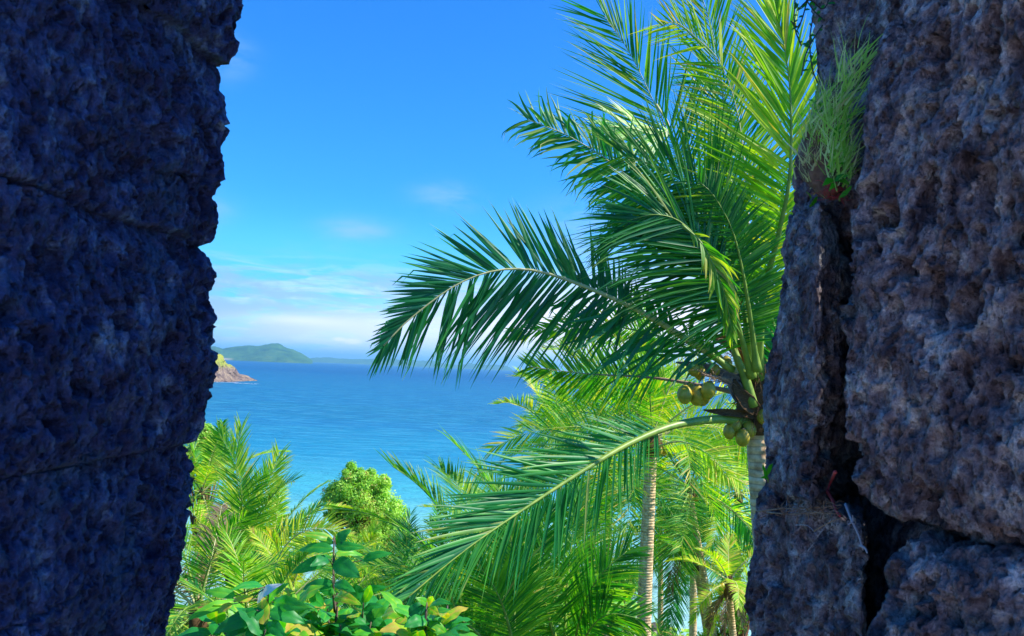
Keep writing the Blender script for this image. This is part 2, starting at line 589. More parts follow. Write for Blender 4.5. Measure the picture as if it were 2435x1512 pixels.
def stone(parent, quad, z0, z1, us, vs, dz, r, mat, seed, shift=None, lump=0.012, med=0.006, pits=0.008, pitf=38, jag=0.004, stretch=(1, 1, 0.75), label=None):
    """one laterite block. quad = A far-inner, B near-inner, C near-outer, D far-outer (xy).
    us: spacing inner->outer, vs: spacing near->far. shift(z) moves the far-inner edge in x."""
    A, B, C, D = [np.array(q, float) for q in quad]
    lu = 0.5 * (np.linalg.norm(C - B) + np.linalg.norm(D - A))
    lv = 0.5 * (np.linalg.norm(A - B) + np.linalg.norm(D - C))
    lw = z1 - z0
    U_ = spacing(lu, us)
    V_ = spacing(lv, vs)
    W_ = spacing(lw, [(lw, dz)])
    nu, nv, nw = len(U_), len(V_), len(W_)
    pts = []
    faces = []
    idx = {}

    def face(fixed, val, a, b, fl):
        na, nb = len(a[1]), len(b[1])
        ii = np.zeros((na, nb), dtype=np.int64)
        GA, GB = np.meshgrid(np.arange(na), np.arange(nb), indexing='ij')
        K = np.zeros((na, nb, 3), dtype=np.int64)
        K[..., fixed] = val
        K[..., a[0]] = GA
        K[..., b[0]] = GB
        key = (K[..., 0] * 100000 + K[..., 1]) * 100000 + K[..., 2]
        q = np.stack([key[:-1, :-1], key[1:, :-1], key[1:, 1:], key[:-1, 1:]], -1).reshape(-1, 4)
        if fl:
            q = q[:, ::-1]
        faces.append(q)
        pts.append(key.ravel())
    ax = [(0, U_), (1, V_), (2, W_)]
    face(0, 0, ax[1], ax[2], True)
    face(0, nu - 1, ax[1], ax[2], False)
    face(1, 0, ax[0], ax[2], False)
    face(1, nv - 1, ax[0], ax[2], True)
    face(2, 0, ax[0], ax[1], True)
    face(2, nw - 1, ax[0], ax[1], False)
    keys = np.unique(np.concatenate(pts))
    Fq = np.searchsorted(keys, np.concatenate(faces))
    k2 = keys % 100000
    k1 = (keys // 100000) % 100000
    k0 = keys // 10000000000
    c = np.stack([U_[k0], V_[k1], W_[k2]], 1)
    dim = np.array([lu, lv, lw])
    inner = np.clip(c, r, dim - r)
    d = c - inner
    n = np.linalg.norm(d, axis=1, keepdims=True)
    mx = np.max(np.abs(d), axis=1, keepdims=True)
    c = np.where(n > 1e-9, inner + d / np.maximum(n, 1e-9) * np.maximum(mx, 0), c)
    u, v = c[:, 0] / lu, c[:, 1] / lv
    xy = (B[None] * ((1 - u) * (1 - v))[:, None] + C[None] * (u * (1 - v))[:, None] + A[None] * ((1 - u) * v)[:, None] + D[None] * (u * v)[:, None])
    P = np.column_stack([xy, z0 + c[:, 2]])
    if shift is not None:
        P[:, 0] += shift(P[:, 2]) * np.clip(v, 0, 1) ** 1.5 * (1 - u)
    N = grid_normals(P, Fq)
    cen = P.mean(0)
    if np.mean(np.sum(N * (P - cen), 1)) < 0:
        Fq = Fq[:, ::-1]
        N = -N
    S = P * np.array(stretch)
    warp = np.stack([fbm(S, 30, 2, seed + 50), fbm(S, 30, 2, seed + 60), fbm(S, 30, 2, seed + 70)], 1) * 0.006
    d1, v1 = worley(S + warp, pitf, seed)
    d2, v2 = worley(S + warp, pitf * 2.1, seed + 5)
    big, bv = worley(S + warp * 2, pitf * 0.45, seed + 9)
    sm = lambda x, a, b: np.clip((x - a) / (b - a), 0, 1) ** 2 * (3 - 2 * np.clip((x - a) / (b - a), 0, 1))
    rr1 = 0.20 + 0.27 * v1
    pit = (1 - np.clip((d1 - rr1) / 0.12, 0, 1)) * (0.5 + 0.5 * v1) * (v1 > 0.22)
    pit2 = (1 - np.clip((d2 - 0.22 - 0.16 * v2) / 0.12, 0, 1)) * (v2 > 0.40)
    pit3 = (1 - np.clip((big - 0.12 - 0.2 * bv) / 0.10, 0, 1)) * (bv > 0.5)
    ridge = 1 - np.abs(fbm(S, 22, 3, seed + 21))
    soft = fbm(S, 20, 4, seed + 2, 0.6)
    thr = fbm(P, 6, 2, seed + 40)
    h = lump * fbm(P, 5, 3, seed + 1) + med * 0.35 * soft + med * 0.5 * (ridge - 0.7)
    h -= pits * 2.4 * pit * np.clip(0.9 + thr, 0.2, 1.4) + pits * 1.0 * pit2 + pits * 2.6 * pit3 + jag * -1.2 * fbm(S, 100, 3, seed + 3, 0.75)
    if mat is M['rock_left']:
        N = N * np.array([1, 1, 0.0])      # courses stay tight against each other
    P2 = P + N * h[:, None]
    pa = np.clip(pit * 0.7 + pit2 * 0.25 + pit3 * 0.9, 0, 1)
    o = mesh_np('stone_block', P2, Fq, mat, parent, {})
    if label:
        o['label'] = label
    return o


def prof(pixels, depth, zlist=None):
    """silhouette in the photo -> x(z) of a real edge at that depth"""
    pts = sorted(((at(px, py, depth / (1)).z, at(px, py, depth).x) for px, py in pixels))
    zs = np.array([p[0] for p in pts])
    xs = np.array([p[1] for p in pts])
    return lambda z: np.interp(z, zs, xs)


# ------------------------------------------------------------------ walls of the fort opening
def zat(py, d, px=1217):
    return at(px, py, d).z


DL = 1.45
left_px = [(560, -400), (552, -120), (548, 0), (546, 60), (533, 100), (518, 130), (487, 135), (496, 180), (509, 240), (519, 280), (511, 303), (513, 330), (518, 375),
           (508, 435), (494, 470), (498, 520), (488, 572), (461, 585), (476, 610), (487, 650), (488, 700), (498, 740), (508, 772), (502, 830),
           (498, 900), (498, 940), (489, 980), (485, 1020), (472, 1048), (443, 1058), (446, 1090), (456, 1120), (454, 1180), (444, 1250), (451, 1330),
           (441, 1370), (430, 1400), (420, 1470), (405, 1520), (400, 1700)]
lx = prof(left_px, DL)
wl = thing('stone_wall', 'dark blue shaded pitted stone wall filling the left side', 'wall', (-0.9, 0.6, -5.5))
x0 = -0.5
lz = [(-0.95, zat(1300, DL, 450)), (zat(1300, DL, 450), zat(1056, DL, 450)), (zat(1056, DL, 450), zat(583, DL, 480)), (zat(583, DL, 480), zat(133, DL, 500)), (zat(133, DL, 500), 0.92)]
for i, (a, b) in enumerate(lz):
    quad = [(x0, DL + 0.02), (-0.605, 0.35), (-1.5, 0.3), (-1.5, DL + 0.1)]
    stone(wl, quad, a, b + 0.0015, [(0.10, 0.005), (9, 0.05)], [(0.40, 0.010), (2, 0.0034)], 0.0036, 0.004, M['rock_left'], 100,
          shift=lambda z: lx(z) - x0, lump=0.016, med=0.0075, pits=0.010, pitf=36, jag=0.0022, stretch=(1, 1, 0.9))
for i, (a, b) in enumerate([(0.92, 1.08)]):
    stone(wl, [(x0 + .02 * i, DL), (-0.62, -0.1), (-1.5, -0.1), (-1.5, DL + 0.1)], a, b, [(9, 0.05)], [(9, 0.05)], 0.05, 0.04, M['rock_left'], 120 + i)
for i, (a, b) in enumerate([(-5.5, -3.2), (-3.2, -0.95)]):
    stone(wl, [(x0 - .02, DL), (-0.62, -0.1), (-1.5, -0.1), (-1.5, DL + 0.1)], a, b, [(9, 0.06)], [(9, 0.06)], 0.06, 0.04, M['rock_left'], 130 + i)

wr = thing('stone_wall', 'brownish purple pitted laterite stone wall with open joints on the right', 'wall', (0.9, 0.8, -5.5))
# big near block
D1 = 1.36
r1 = prof([(2230, -300), (2165, 0), (2085, 110), (2050, 260), (2026, 460), (2014, 560), (1992, 740), (1976, 900), (1974, 1010), (1985, 1100), (1998, 1170), (2040, 1205), (2100, 1230)], D1)
xb = 0.50
stone(wr, [(xb, D1), (0.66, 0.93), (1.30, 0.80), (1.30, 1.44)], zat(1222, D1, 2000), 0.80, [(0.06, 0.004), (9, 0.05)], [(9, 0.0032)], 0.0033, 0.045, M['rock_right'], 201,
      shift=lambda z: r1(z) - xb, lump=0.020, med=0.008, pits=0.012, pitf=34, jag=0.0022, stretch=(1, 1, 0.72))
stone(wr, [(0.67, 0.92), (0.70, 0.3), (1.3, 0.3), (1.3, 0.79)], -0.95, 2.1, [(9, 0.05)], [(9, 0.05)], 0.05, 0.04, M['rock_right'], 211)  # unseen near end of the wall, kept tall to block the sun
# lower near block
D2 = 1.26
r2 = prof([(2185, 1235), (2110, 1265), (2086, 1310), (2080, 1400), (2058, 1450), (2020, 1512), (1985, 1600)], D2)
xc = 0.515
stone(wr, [(xc, D2), (0.655, 0.92), (1.30, 0.80), (1.30, 1.42)], -0.80, zat(1256, D2, 2200), [(0.06, 0.004), (9, 0.05)], [(9, 0.0032)], 0.0033, 0.05, M['rock_right'], 202,
      shift=lambda z: r2(z) - xc, lump=0.020, med=0.008, pits=0.012, pitf=34, jag=0.0025)
# far course: tall block left of the gap
D3 = 1.76
r3 = prof([(1915, 440), (1905, 500), (1893, 560), (1880, 600), (1875, 640), (1868, 720), (1860, 780), (1848, 860), (1836, 950), (1828, 1020), (1822, 1080), (1824, 1130), (1832, 1170)], D3)
xd = 0.53
stone(wr, [(xd, D3), (0.516, 1.50), (0.80, 1.90), (0.70, 2.06)], zat(1178, D3, 1830), zat(478, 1.6, 1950), [(0.10, 0.006), (9, 0.05)], [(9, 0.0048)], 0.0052, 0.030, M['rock_right'], 203,
      shift=lambda z: r3(z) - xd - 0.018, lump=0.012, med=0.006, pits=0.008, pitf=40, jag=0.0025)
# lower far block
r4 = prof([(1822, 1160), (1812, 1200), (1805, 1260), (1800, 1320), (1793, 1400), (1787, 1470), (1783, 1530), (1780, 1700)], D3)
stone(wr, [(0.50, D3), (0.582, 1.43), (0.80, 2.02), (0.68, 2.12)], -0.86, zat(1192, 1.6, 1880), [(0.10, 0.006), (9, 0.05)], [(9, 0.0048)], 0.0052, 0.030, M['rock_right'], 204,
      shift=lambda z: r4(z) - 0.515, lump=0.014, med=0.006, pits=0.009, pitf=38, jag=0.0025)
# upper far block
r5 = prof([(1975, -300), (1957, 0), (1950, 80), (1941, 200), (1930, 280), (1915, 350), (1905, 430)], D3)
stone(wr, [(0.62, D3), (0.645, 1.54), (1.30, 1.66), (1.30, 2.0)], zat(330, D3, 1950), 1.0, [(0.10, 0.006), (9, 0.05)], [(9, 0.0048)], 0.0055, 0.030, M['rock_right'], 205,
      shift=lambda z: r5(z) - 0.635, lump=0.012, med=0.006, pits=0.008, pitf=40, jag=0.0025)
# small packed stones between the upper block and the tall one
r6 = prof([(1925, 300), (1912, 380), (1902, 430), (1898, 500), (1893, 560), (1888, 600)], 1.74)
stone(wr, [(0.58, 1.74), (0.61, 1.58), (1.2, 1.55), (1.2, 1.85)], zat(585, 1.74, 1900), zat(318, 1.74, 1900), [(0.10, 0.006), (9, 0.05)], [(9, 0.0048)], 0.0052, 0.035, M['rock_right'], 206,
      shift=lambda z: r6(z) - 0.60, lump=0.02, med=0.008, pits=0.008)
# back fill in the gap and rest of the wall
stone(wr, [(0.70, 2.08), (0.80, 1.48), (1.3, 1.46), (1.3, 2.1)], -0.85, 1.0, [(9, 0.03)], [(9, 0.03)], 0.03, 0.02, M['rock_right'], 207)
for i, (a, b) in enumerate([(0.8, 1.5), (1.5, 2.1)]):  # unseen upper courses, built tall to keep sun off the left wall
    stone(wr, [(0.68, D3), (0.64, 0.84), (1.3, 0.84), (1.3, 1.9)], a + (0.21 if i == 0 else 0), b, [(9, 0.05)], [(9, 0.05)], 0.05, 0.04, M['rock_right'], 220 + i)
for i, (a, b) in enumerate([(-5.5, -3.2), (-3.2, -0.86)]):
    stone(wr, [(0.50, D3), (0.6, -0.1), (1.3, -0.1), (1.3, 1.9)], a, b, [(9, 0.06)], [(9, 0.06)], 0.06, 0.04, M['rock_right'], 230 + i)

tb = MB()
# unseen floor of the opening, widened and paled to bounce sunlight onto the walls
def boxm(mb, x0_, x1_, y0_, y1_, z0_, z1_, mat=0):
    v = [(x0_, y0_, z0_), (x1_, y0_, z0_), (x1_, y1_, z0_), (x0_, y1_, z0_), (x0_, y0_, z1_), (x1_, y0_, z1_), (x1_, y1_, z1_), (x0_, y1_, z1_)]
    mb.add([Vector(p) for p in v], [(0, 3, 2, 1), (4, 5, 6, 7), (0, 1, 5, 4), (1, 2, 6, 5), (2, 3, 7, 6), (3, 0, 4, 7)], mat)
boxm(tb, -5, 5, -9, 1.30, -5.6, -1.62)
M['bounce_paving'] = simple('bounce_paving', (0.46, 0.38, 0.33), (0.62, 0.54, 0.48), 3, 0.9)
tag(tb.build('terrace', M['bounce_paving'], None, False), kind='structure')

# ------------------------------------------------------------------ terrain, sea
SEA = -30.0


def tz(x, y):
    r = math.interp if False else None
    ys = [-50, 1, 5, 12, 25, 40, 55, 85, 104, 125, 200]
    zs = [-5.5, -5.6, -6.6, -8.8, -12.5, -16.5, -20.0, -26.5, -30.3, -33, -38]
    z = float(np.interp(y, ys, zs))
    z -= 2.8 * (1 / (1 + math.exp(-(x - 0.10 * y) / 3.0))) * min(1, max(0, y - 20) / 30) * (1 if y < 80 else max(0, 1 - (y - 80) / 20))
    z += 0.7 * math.sin(x * 0.21 + 1.3) * math.sin(y * 0.17) + 0.3 * math.sin(x * 0.7 + y * 0.5)
    if x < -25:
        z += (-x - 25) * 0.05
    return z


xs_ = np.linspace(-130, 150, 141)
ys_ = np.concatenate([np.linspace(-40, 130, 120), np.linspace(135, 220, 10)])
V = np.array([(x, y, tz(x, y)) for y in ys_ for x in xs_])
nx = len(xs_)
Fq = np.array([(j * nx + i, j * nx + i + 1, (j + 1) * nx + i + 1, (j + 1) * nx + i) for j in range(len(ys_) - 1) for i in range(nx - 1)])
m, t = material('earth_slope')
oc = objcoord(t)
n1 = t.noise(oc, 0.6, 8, 0.65)
col = t.ramp(n1, [(0.3, (0.03, 0.05, 0.012)), (0.5, (0.06, 0.11, 0.02)), (0.62, (0.12, 0.12, 0.04)), (0.75, (0.20, 0.14, 0.08))])
sepz = t.n('ShaderNodeSeparateXYZ')
t.t.links.new(oc, sepz.inputs[0])
col = t.mix(t.maprange(sepz.outputs[2], -28.5, -29.6, 0, 1, True), col, (0.42, 0.36, 0.25))
out(t, principled(t, col, 0.95, 0.1, bump(t, n1, 0.6, 0.3)).outputs[0])
hill = mesh_np('terrain', V, Fq, m, None)
tag(hill, kind='structure')

# sea
m, t = material('sea_water')
oc = objcoord(t)
geo = t.n('ShaderNodeSeparateXYZ')
t.t.links.new(oc, geo.inputs[0])
yy = geo.outputs[1]
wob = t.noise(t.scaled(oc, (0.012, 0.02, 1)), 1.0, 4)
big = t.noise(t.scaled(oc, (0.004, 0.013, 1)), 1.0, 5, 0.6)
rip1 = t.noise(t.scaled(oc, (0.16, 0.42, 1)), 1.0, 5, 0.65, 0.3)
rip2 = t.noise(t.scaled(oc, (0.035, 0.10, 1)), 1.0, 5, 0.65, 0.3)
rip3 = t.noise(t.scaled(oc, (0.007, 0.022, 1)), 1.0, 4, 0.6)
dsh = t.math('ADD', yy, t.math('MULTIPLY', wob, 60))
col = t.ramp(t.maprange(dsh, 110, 2600), [(0.0, (0.38, 0.60, 0.50)), (0.028, (0.24, 0.52, 0.46)), (0.05, (0.06, 0.38, 0.42)), (0.085, (0.014, 0.22, 0.34)), (0.17, (0.005, 0.125, 0.235)), (1.0, (0.002, 0.085, 0.21))])
col = t.mix(t.maprange(big, 0.35, 0.65, 0.0, 0.35), col, (0.004, 0.10, 0.28))
ripc = t.noise(t.scaled(oc, (0.05, 0.16, 1)), 1.0, 6, 0.7, 0.4)  # light and dark of the wave facets, put into the water colour
col = t.mix(t.math('MULTIPLY', t.maprange(ripc, 0.47, 0.62, 0, 0.5), t.math('MULTIPLY', t.maprange(yy, 2500, 600, 0, 1), t.maprange(yy, 150, 260, 0.15, 1))), col, (0.05, 0.30, 0.42))
near = t.maprange(yy, 150, 700, 1, 0.0)
far = t.maprange(yy, 300, 3000, 0.0, 1.0)
hh = t.math('ADD', t.math('MULTIPLY', t.math('MULTIPLY', rip1, near), 0.8), t.math('ADD', t.math('MULTIPLY', rip2, 2.2), t.math('MULTIPLY', t.math('MULTIPLY', rip3, far), 9.0)))
bn = bump(t, hh, 1.0, 1.6)
# foam on the shallow bars and scattered whitecaps
fo = t.noise(t.scaled(oc, (0.10, 0.55, 1)), 1.0, 6, 0.7, 1.2)
foam = t.math('MULTIPLY', t.maprange(fo, 0.60, 0.68, 0, 1), t.maprange(yy, 135, 175, 0.8, 0))
cap = t.noise(t.scaled(oc, (0.05, 0.22, 1)), 1.0, 3, 0.5, 0.5)
foam = t.math('MAXIMUM', foam, t.math('MULTIPLY', t.maprange(cap, 0.80, 0.82, 0, 0.8), t.maprange(yy, 250, 320, 0, 1)))
col = t.mix(foam, col, (0.80, 0.86, 0.88))
dfs = t.n('ShaderNodeBsdfDiffuse')
t.set(dfs.inputs[0], col)
t.t.links.new(bn, dfs.inputs['Normal'])
gls = t.n('ShaderNodeBsdfGlossy')
gls.inputs['Roughness'].default_value = 0.25
t.t.links.new(bn, gls.inputs['Normal'])
lw = t.n('ShaderNodeLayerWeight')
lw.inputs['Blend'].default_value = 0.35
t.t.links.new(bn, lw.inputs['Normal'])
mxs = t.n('ShaderNodeMixShader')
t.set(mxs.inputs[0], t.maprange(lw.outputs['Fresnel'], 0.05, 0.85, 0.02, 0.30))
t.t.links.new(dfs.outputs[0], mxs.inputs[1])
t.t.links.new(gls.outputs[0], mxs.inputs[2])
out(t, mxs.outputs[0])
sb = MB()
S_ = 42000
sb.add([Vector((-S_, 60, SEA)), Vector((S_, 60, SEA)), Vector((S_, S_, SEA)), Vector((-S_, S_, SEA))], [(0, 1, 2, 3)])
tag(sb.build('sea', m, None, False), kind='structure')
bed = MB()


# far hills: grid mounds with a measured ridge line
def hills(name, ridge, dist, depth, base_py, mat, seed, nxx=160, nyy=26, rough=0.06):
    """ridge: list (px, py); rises from the sea at distance dist, 'depth' metres deep"""
    xs = [at(p[0], p[1], dist).x for p in ridge]
    zs = [at(p[0], p[1], dist).z - SEA for p in ridge]
    X = np.linspace(xs[0], xs[-1], nxx)
    H = np.interp(X, xs, zs)
    P = []
    for j in range(nyy):
        s_ = j / (nyy - 1)
        fall = max(0.0, math.sin(s_ * math.pi)) ** 0.75
        for i in range(nxx):
            P.append((X[i] * (1 + (s_ - 0.5) * depth / dist), dist + (s_ - 0.5) * depth, H[i] * fall))
    P = np.array(P)
    sc = 1.0 / (max(H) * 1.2)
    nzv = fbm(P * np.array([1, 1, 0]), sc, 5, seed, 0.55)
    P[:, 2] = P[:, 2] * (1 + rough * 2 * nzv) + 0
    P[:, 2] += SEA - 0.3
    Fq = np.array([(j * nxx + i, j * nxx + i + 1, (j + 1) * nxx + i + 1, (j + 1) * nxx + i) for j in range(nyy - 1) for i in range(nxx - 1)])
    o = mesh_np(name, P, Fq, mat, None)
    tag(o, kind='structure')
    return o


m, t = material('forested_hill')
oc = objcoord(t)
n1 = t.noise(oc, 0.006, 8, 0.65)
col = t.ramp(n1, [(0.3, (0.015, 0.06, 0.02)), (0.55, (0.05, 0.13, 0.03)), (0.75, (0.10, 0.17, 0.05))])
sepz = t.n('ShaderNodeSeparateXYZ')
t.t.links.new(oc, sepz.inputs[0])
col = t.mix(t.math('MULTIPLY', t.maprange(sepz.outputs[2], -6, -16, 0, 1, True), t.math('MULTIPLY', t.maprange(sepz.outputs[0], -2520, -2650, 0, 1), t.maprange(sepz.outputs[1], 12000, 13000, 1, 0))), col, (0.55, 0.42, 0.32))
out(t, principled(t, col, 0.95, 0.1, bump(t, n1, 0.8, 40)).outputs[0])
M['hill'] = m
hills('hills', [(400, 842), (450, 826), (500, 824), (512, 821), (530, 829), (548, 826), (575, 825), (590, 824), (605, 827), (622, 825), (645, 819), (660, 820), (676, 825),
                (695, 829), (712, 838), (730, 848), (741, 856), (744, 859)], 9000, 1800, 857, M['hill'], 11)
hills('hills', [(716, 856), (745, 851), (780, 850), (830, 854), (870, 855), (905, 852), (960, 855), (1000, 858), (1026, 857), (1048, 863), (1062, 866), (1095, 868), (1115, 865), (1150, 868),
                (1170, 867), (1190, 868), (1205, 870), (1215, 876), (1218, 879)], 17000, 3000, 870, M['hill'], 15)

# rocky headland at the left
m, t = material('headland_cliff')
oc = objcoord(t)
n1 = t.noise(oc, 0.12, 8, 0.7, 0.6)
n2 = t.noise(oc, 0.35, 6, 0.7)
rock = t.ramp(n1, [(0.3, (0.05, 0.035, 0.04)), (0.5, (0.20, 0.14, 0.11)), (0.7, (0.42, 0.32, 0.20))])
grass_c = t.ramp(n2, [(0.3, (0.12, 0.20, 0.03)), (0.55, (0.36, 0.36, 0.05)), (0.75, (0.50, 0.40, 0.12))])
sepz = t.n('ShaderNodeSeparateXYZ')
t.t.links.new(oc, sepz.inputs[0])
col = t.mix(t.maprange(t.math('ADD', sepz.outputs[2], t.math('MULTIPLY', n1, 26)), -1, 4, 0, 1), rock, grass_c)
out(t, principled(t, col, 0.9, 0.2, bump(t, n1, 1.0, 4)).outputs[0])
hd = 1080
ridge = [(px_ - 16, py_ + 3) for px_, py_ in [(380, 790), (440, 812), (495, 832), (502, 838), (512, 845), (522, 853), (527, 862), (532, 872), (537, 880), (542, 878), (546, 884), (550, 892), (556, 897), (562, 900), (572, 904)]]
xs = np.array([at(p[0], p[1], hd).x for p in ridge])
zs = np.array([at(p[0], p[1], hd).z - SEA for p in ridge])
X = np.linspace(xs[0], xs[-1], 150)
P = []
ny = 70
for j in range(ny):
    s_ = j / (ny - 1)
    for x in X:
        H = float(np.interp(x, xs, zs))
        # steep seaward cliff, ridge behind
        fall = min(1.0, (s_ / 0.30)) ** 0.55 * (1 - max(0, (s_ - 0.5) / 0.5) ** 2)
        wv = 14 * math.sin(x * 0.11) + 6 * math.sin(x * 0.31 + 1)
        P.append((x, hd - 40 + s_ * 150 + wv * (1 - s_), H * fall))
P = np.array(P)
cav = np.exp(-(((P[:, 0] - at(541, 890, hd).x) / 5.5) ** 2)) * np.exp(-((P[:, 2] - 6) / 7) ** 2)
nz_ = fbm(P, 0.045, 5, 31, 0.6)
rg = 1 - np.abs(fbm(P * np.array([1, 1, 0.4]), 0.09, 3, 37))
P[:, 2] *= 1 + 0.20 * nz_
P[:, 1] += nz_ * 9 + rg * 9 + cav * 26
P[:, 0] += fbm(P, 0.06, 4, 33, 0.6) * 2.5
P[:, 2] += SEA - 0.3
nxx = len(X)
Fq = np.array([(j * nxx + i, j * nxx + i + 1, (j + 1) * nxx + i + 1, (j + 1) * nxx + i) for j in range(ny - 1) for i in range(nxx - 1)])
tag(mesh_np('headland', P, Fq, m, None), kind='structure')
M['foam'] = simple('foam', (0.75, 0.8, 0.85), (0.9, 0.92, 0.95), 0.5, 0.6)
fb = MB()
rng = random.Random(4)
for k in range(60):
    px = rng.uniform(495, 610)
    c = at(px, 0, 1000)
    x = at(px, 880, 1030).x
    y = 1036 + 14 * math.sin(x * 0.11) + rng.uniform(-6, 3) + (12 if px > 575 else 0)
    L, wd = rng.uniform(2, 6), rng.uniform(0.4, 1.3)
    n = 7
    ring = [Vector((x + L * math.cos(2 * math.pi * q / n) * rng.uniform(.7, 1.2), y + wd * math.sin(2 * math.pi * q / n) * rng.uniform(.6, 1.3), SEA + 0.12)) for q in range(n)]
    fb.add([r_ + Vector((0, 0, 0.0)) for r_ in ring], [tuple(range(n))])
tag(fb.build('foam', M['foam'], None), 'white surf along the foot of the rocky headland', 'surf', kind='stuff')

# ------------------------------------------------------------------ palm fronds
def frond(parent, pts, L=1.0, n=90, side=Vector((0, 0, 1)), mats=None, seed=0, a0=80, a1=28, ang=(1, 1), droop=(0.5, 0.5), lens=(1, 1), start=0.18,
          lift=0.15, w=0.042, r0=0.035, seg=5, vfold=True, tint=(0.1, 0.75), jitter=0.14, clump=0.0, skip=0.06, tipyellow=0.15, curl=0.0, tipt=None, name='frond', r1=0.004, tcut=0.45, bendtip=0.0, rseg=7):
    """one pinnate palm leaf. sides: [+side, -side]"""
    rng = random.Random(seed)
    mats = mats or [M['frond'], M['stalk']]
    NR = 34
    C, length = spline(pts, NR)
    rb = MB()
    radii = []
    for i in range(NR):
        t_ = i / (NR - 1)
        radii.append(max(r1, (r0 * (1 - t_) ** 1.3) if t_ > 0.08 else r0 * (1 + (0.08 - t_) * 6)))
    rb.tube(C, radii, rseg)
    mb = MB()
    for s_i, sg in enumerate((1, -1)):
        da = 0.0
        hole = 0
        for k in range(n):
            if hole > 0:
                hole -= 1
                continue
            if rng.random() < skip:
                hole = rng.choice([0, 0, 1, 2])
                continue
            t_ = start + (1 - start) * (k + rng.uniform(-0.25, 0.25)) / (n - 1)
            t_ = min(0.999, max(0, t_))
            f_ = t_ * (NR - 1)
            i0 = int(f_)
            p0 = C[i0].lerp(C[min(i0 + 1, NR - 1)], f_ - i0)
            T = (C[min(i0 + 2, NR - 1)] - C[max(i0 - 1, 0)]).normalized()
            S = (side - T * side.dot(T))
            if S.length < 1e-3:
                S = Vector((1, 0, 0)).cross(T)
            S.normalize()
            N = T.cross(S)
            if N.z < 0:
                N = -N
            tt = max(0.0, (t_ - start) / (1 - start))
            prof_ = min(1, 0.45 + tt * 2.6) * (1 - max(0, tt - 0.5) / 0.5 * (1 - tcut))
            ln = L * lens[s_i] * prof_ * rng.uniform(0.82, 1.08)
            if rng.random() < 0.06:
                ln *= rng.uniform(0.4, 0.8)
            if clump and rng.random() < clump:
                da = rng.uniform(-9, 9)
            an = rad((a0 + (a1 - a0) * tt ** 0.85) * ang[s_i] + da + rng.uniform(-3, 3) * (1 + jitter * 8))
            d = T * math.cos(an) + S * sg * math.sin(an) + N * (lift + rng.uniform(-jitter, jitter))
            d.normalize()
            wv = (T - d * T.dot(d))
            if wv.length < 0.05:
                wv = N.cross(d)
            wv.normalize()
            wv = (wv + N * rng.uniform(-0.5, 0.5)).normalized()
            wd = w * rng.uniform(0.75, 1.15) * (0.6 + 0.4 * prof_)
            p_ = p0.copy()
            vs, fs, ts = [], [], []
            tn = tint[0] + (tint[1] - tint[0]) * rng.random()
            if rng.random() < tipyellow * 0.4:
                tn = min(1, tn + 0.3)
            dr = droop[s_i] * rng.uniform(0.7, 1.3)
            step = ln / seg
            cz = rng.uniform(-1, 1) * curl
            brk = rng.random() < bendtip
            for q in range(seg + 1):
                u = q / seg
                wu = wd * (0.45 + 0.9 * min(1, u * 4)) * (1 - u ** 2.2) / 1.2 + 0.0008
                ww = (wv - d * wv.dot(d)).normalized()
                if vfold:
                    nn = d.cross(ww)
                    vs += [p_ + ww * wu * 0.5, p_ + nn * wu * 0.22, p_ - ww * wu * 0.5]
                else:
                    vs += [p_ + ww * wu * 0.5, p_ - ww * wu * 0.5]
                tq = tn + (max(0, u - 0.72) * 2.2 * (1 if rng.random() < tipyellow else 0.15))
                ts += [min(1, tq)] * (3 if vfold else 2)
                p_ = p_ + d * step
                d = (d + Vector((0, 0, -1)) * dr * (0.15 + 0.9 * u) * 2.0 / seg + wv * cz / seg + (Vector((rng.uniform(-1, 1), rng.uniform(-1, 1), -1.2)) * 0.8 if brk and u > 0.55 else Vector((0, 0, 0)))).normalized()
            st = 3 if vfold else 2
            for q in range(seg):
                a = q * st
                if vfold:
                    fs += [(a, a + 1, a + 4, a + 3), (a + 1, a + 2, a + 5, a + 4)]
                else:
                    fs += [(a, a + 1, a + 3, a + 2)]
            mb.add(vs, fs, 0, ts)
    o = mb.build(name, mats[0], parent)
    s = rb.build('leaf_stalk', mats[1], o)
    return o


def arc(hub, azim, elev, length, sag, n=9, twist=0):
    """natural curve of a palm leaf leaving the crown"""
    pts = [Vector(hub)]
    d = Vector((math.cos(elev) * math.cos(azim), math.cos(elev) * math.sin(azim), math.sin(elev)))
    p = Vector(hub)
    sd_ = Vector((-math.sin(azim), math.cos(azim), 0))
    for i in range(n):
        p = p + d * (length / n)
        pts.append(p.copy())
        d = (d + Vector((0, 0, -1)) * sag / n * (0.5 + 1.2 * i / n) + sd_ * twist / n).normalized()
    return pts


def trunk(parent, hub, base, r_top, r_base, mat, bend=0.25, seed=0, rings=40):
    rng = random.Random(seed)
    hub, base = Vector(hub), Vector(base)
    mid = (hub + base) * 0.5 + Vector((rng.uniform(-1, 1), rng.uniform(-1, 1), 0)) * bend
    C, ln = spline([base, mid, hub], rings)
    rd = []
    for i in range(rings):
        u = i / (rings - 1)
        rd.append((r_base * (1 - u) + r_top * u) * (1 + 0.5 * max(0, 0.06 - u) * 10) * (1 + 0.012 * (i % 2)) * rng.uniform(0.985, 1.015))
    mb = MB()
    mb.tube(C, rd, 14)
    return mb.build('trunk', mat, parent)


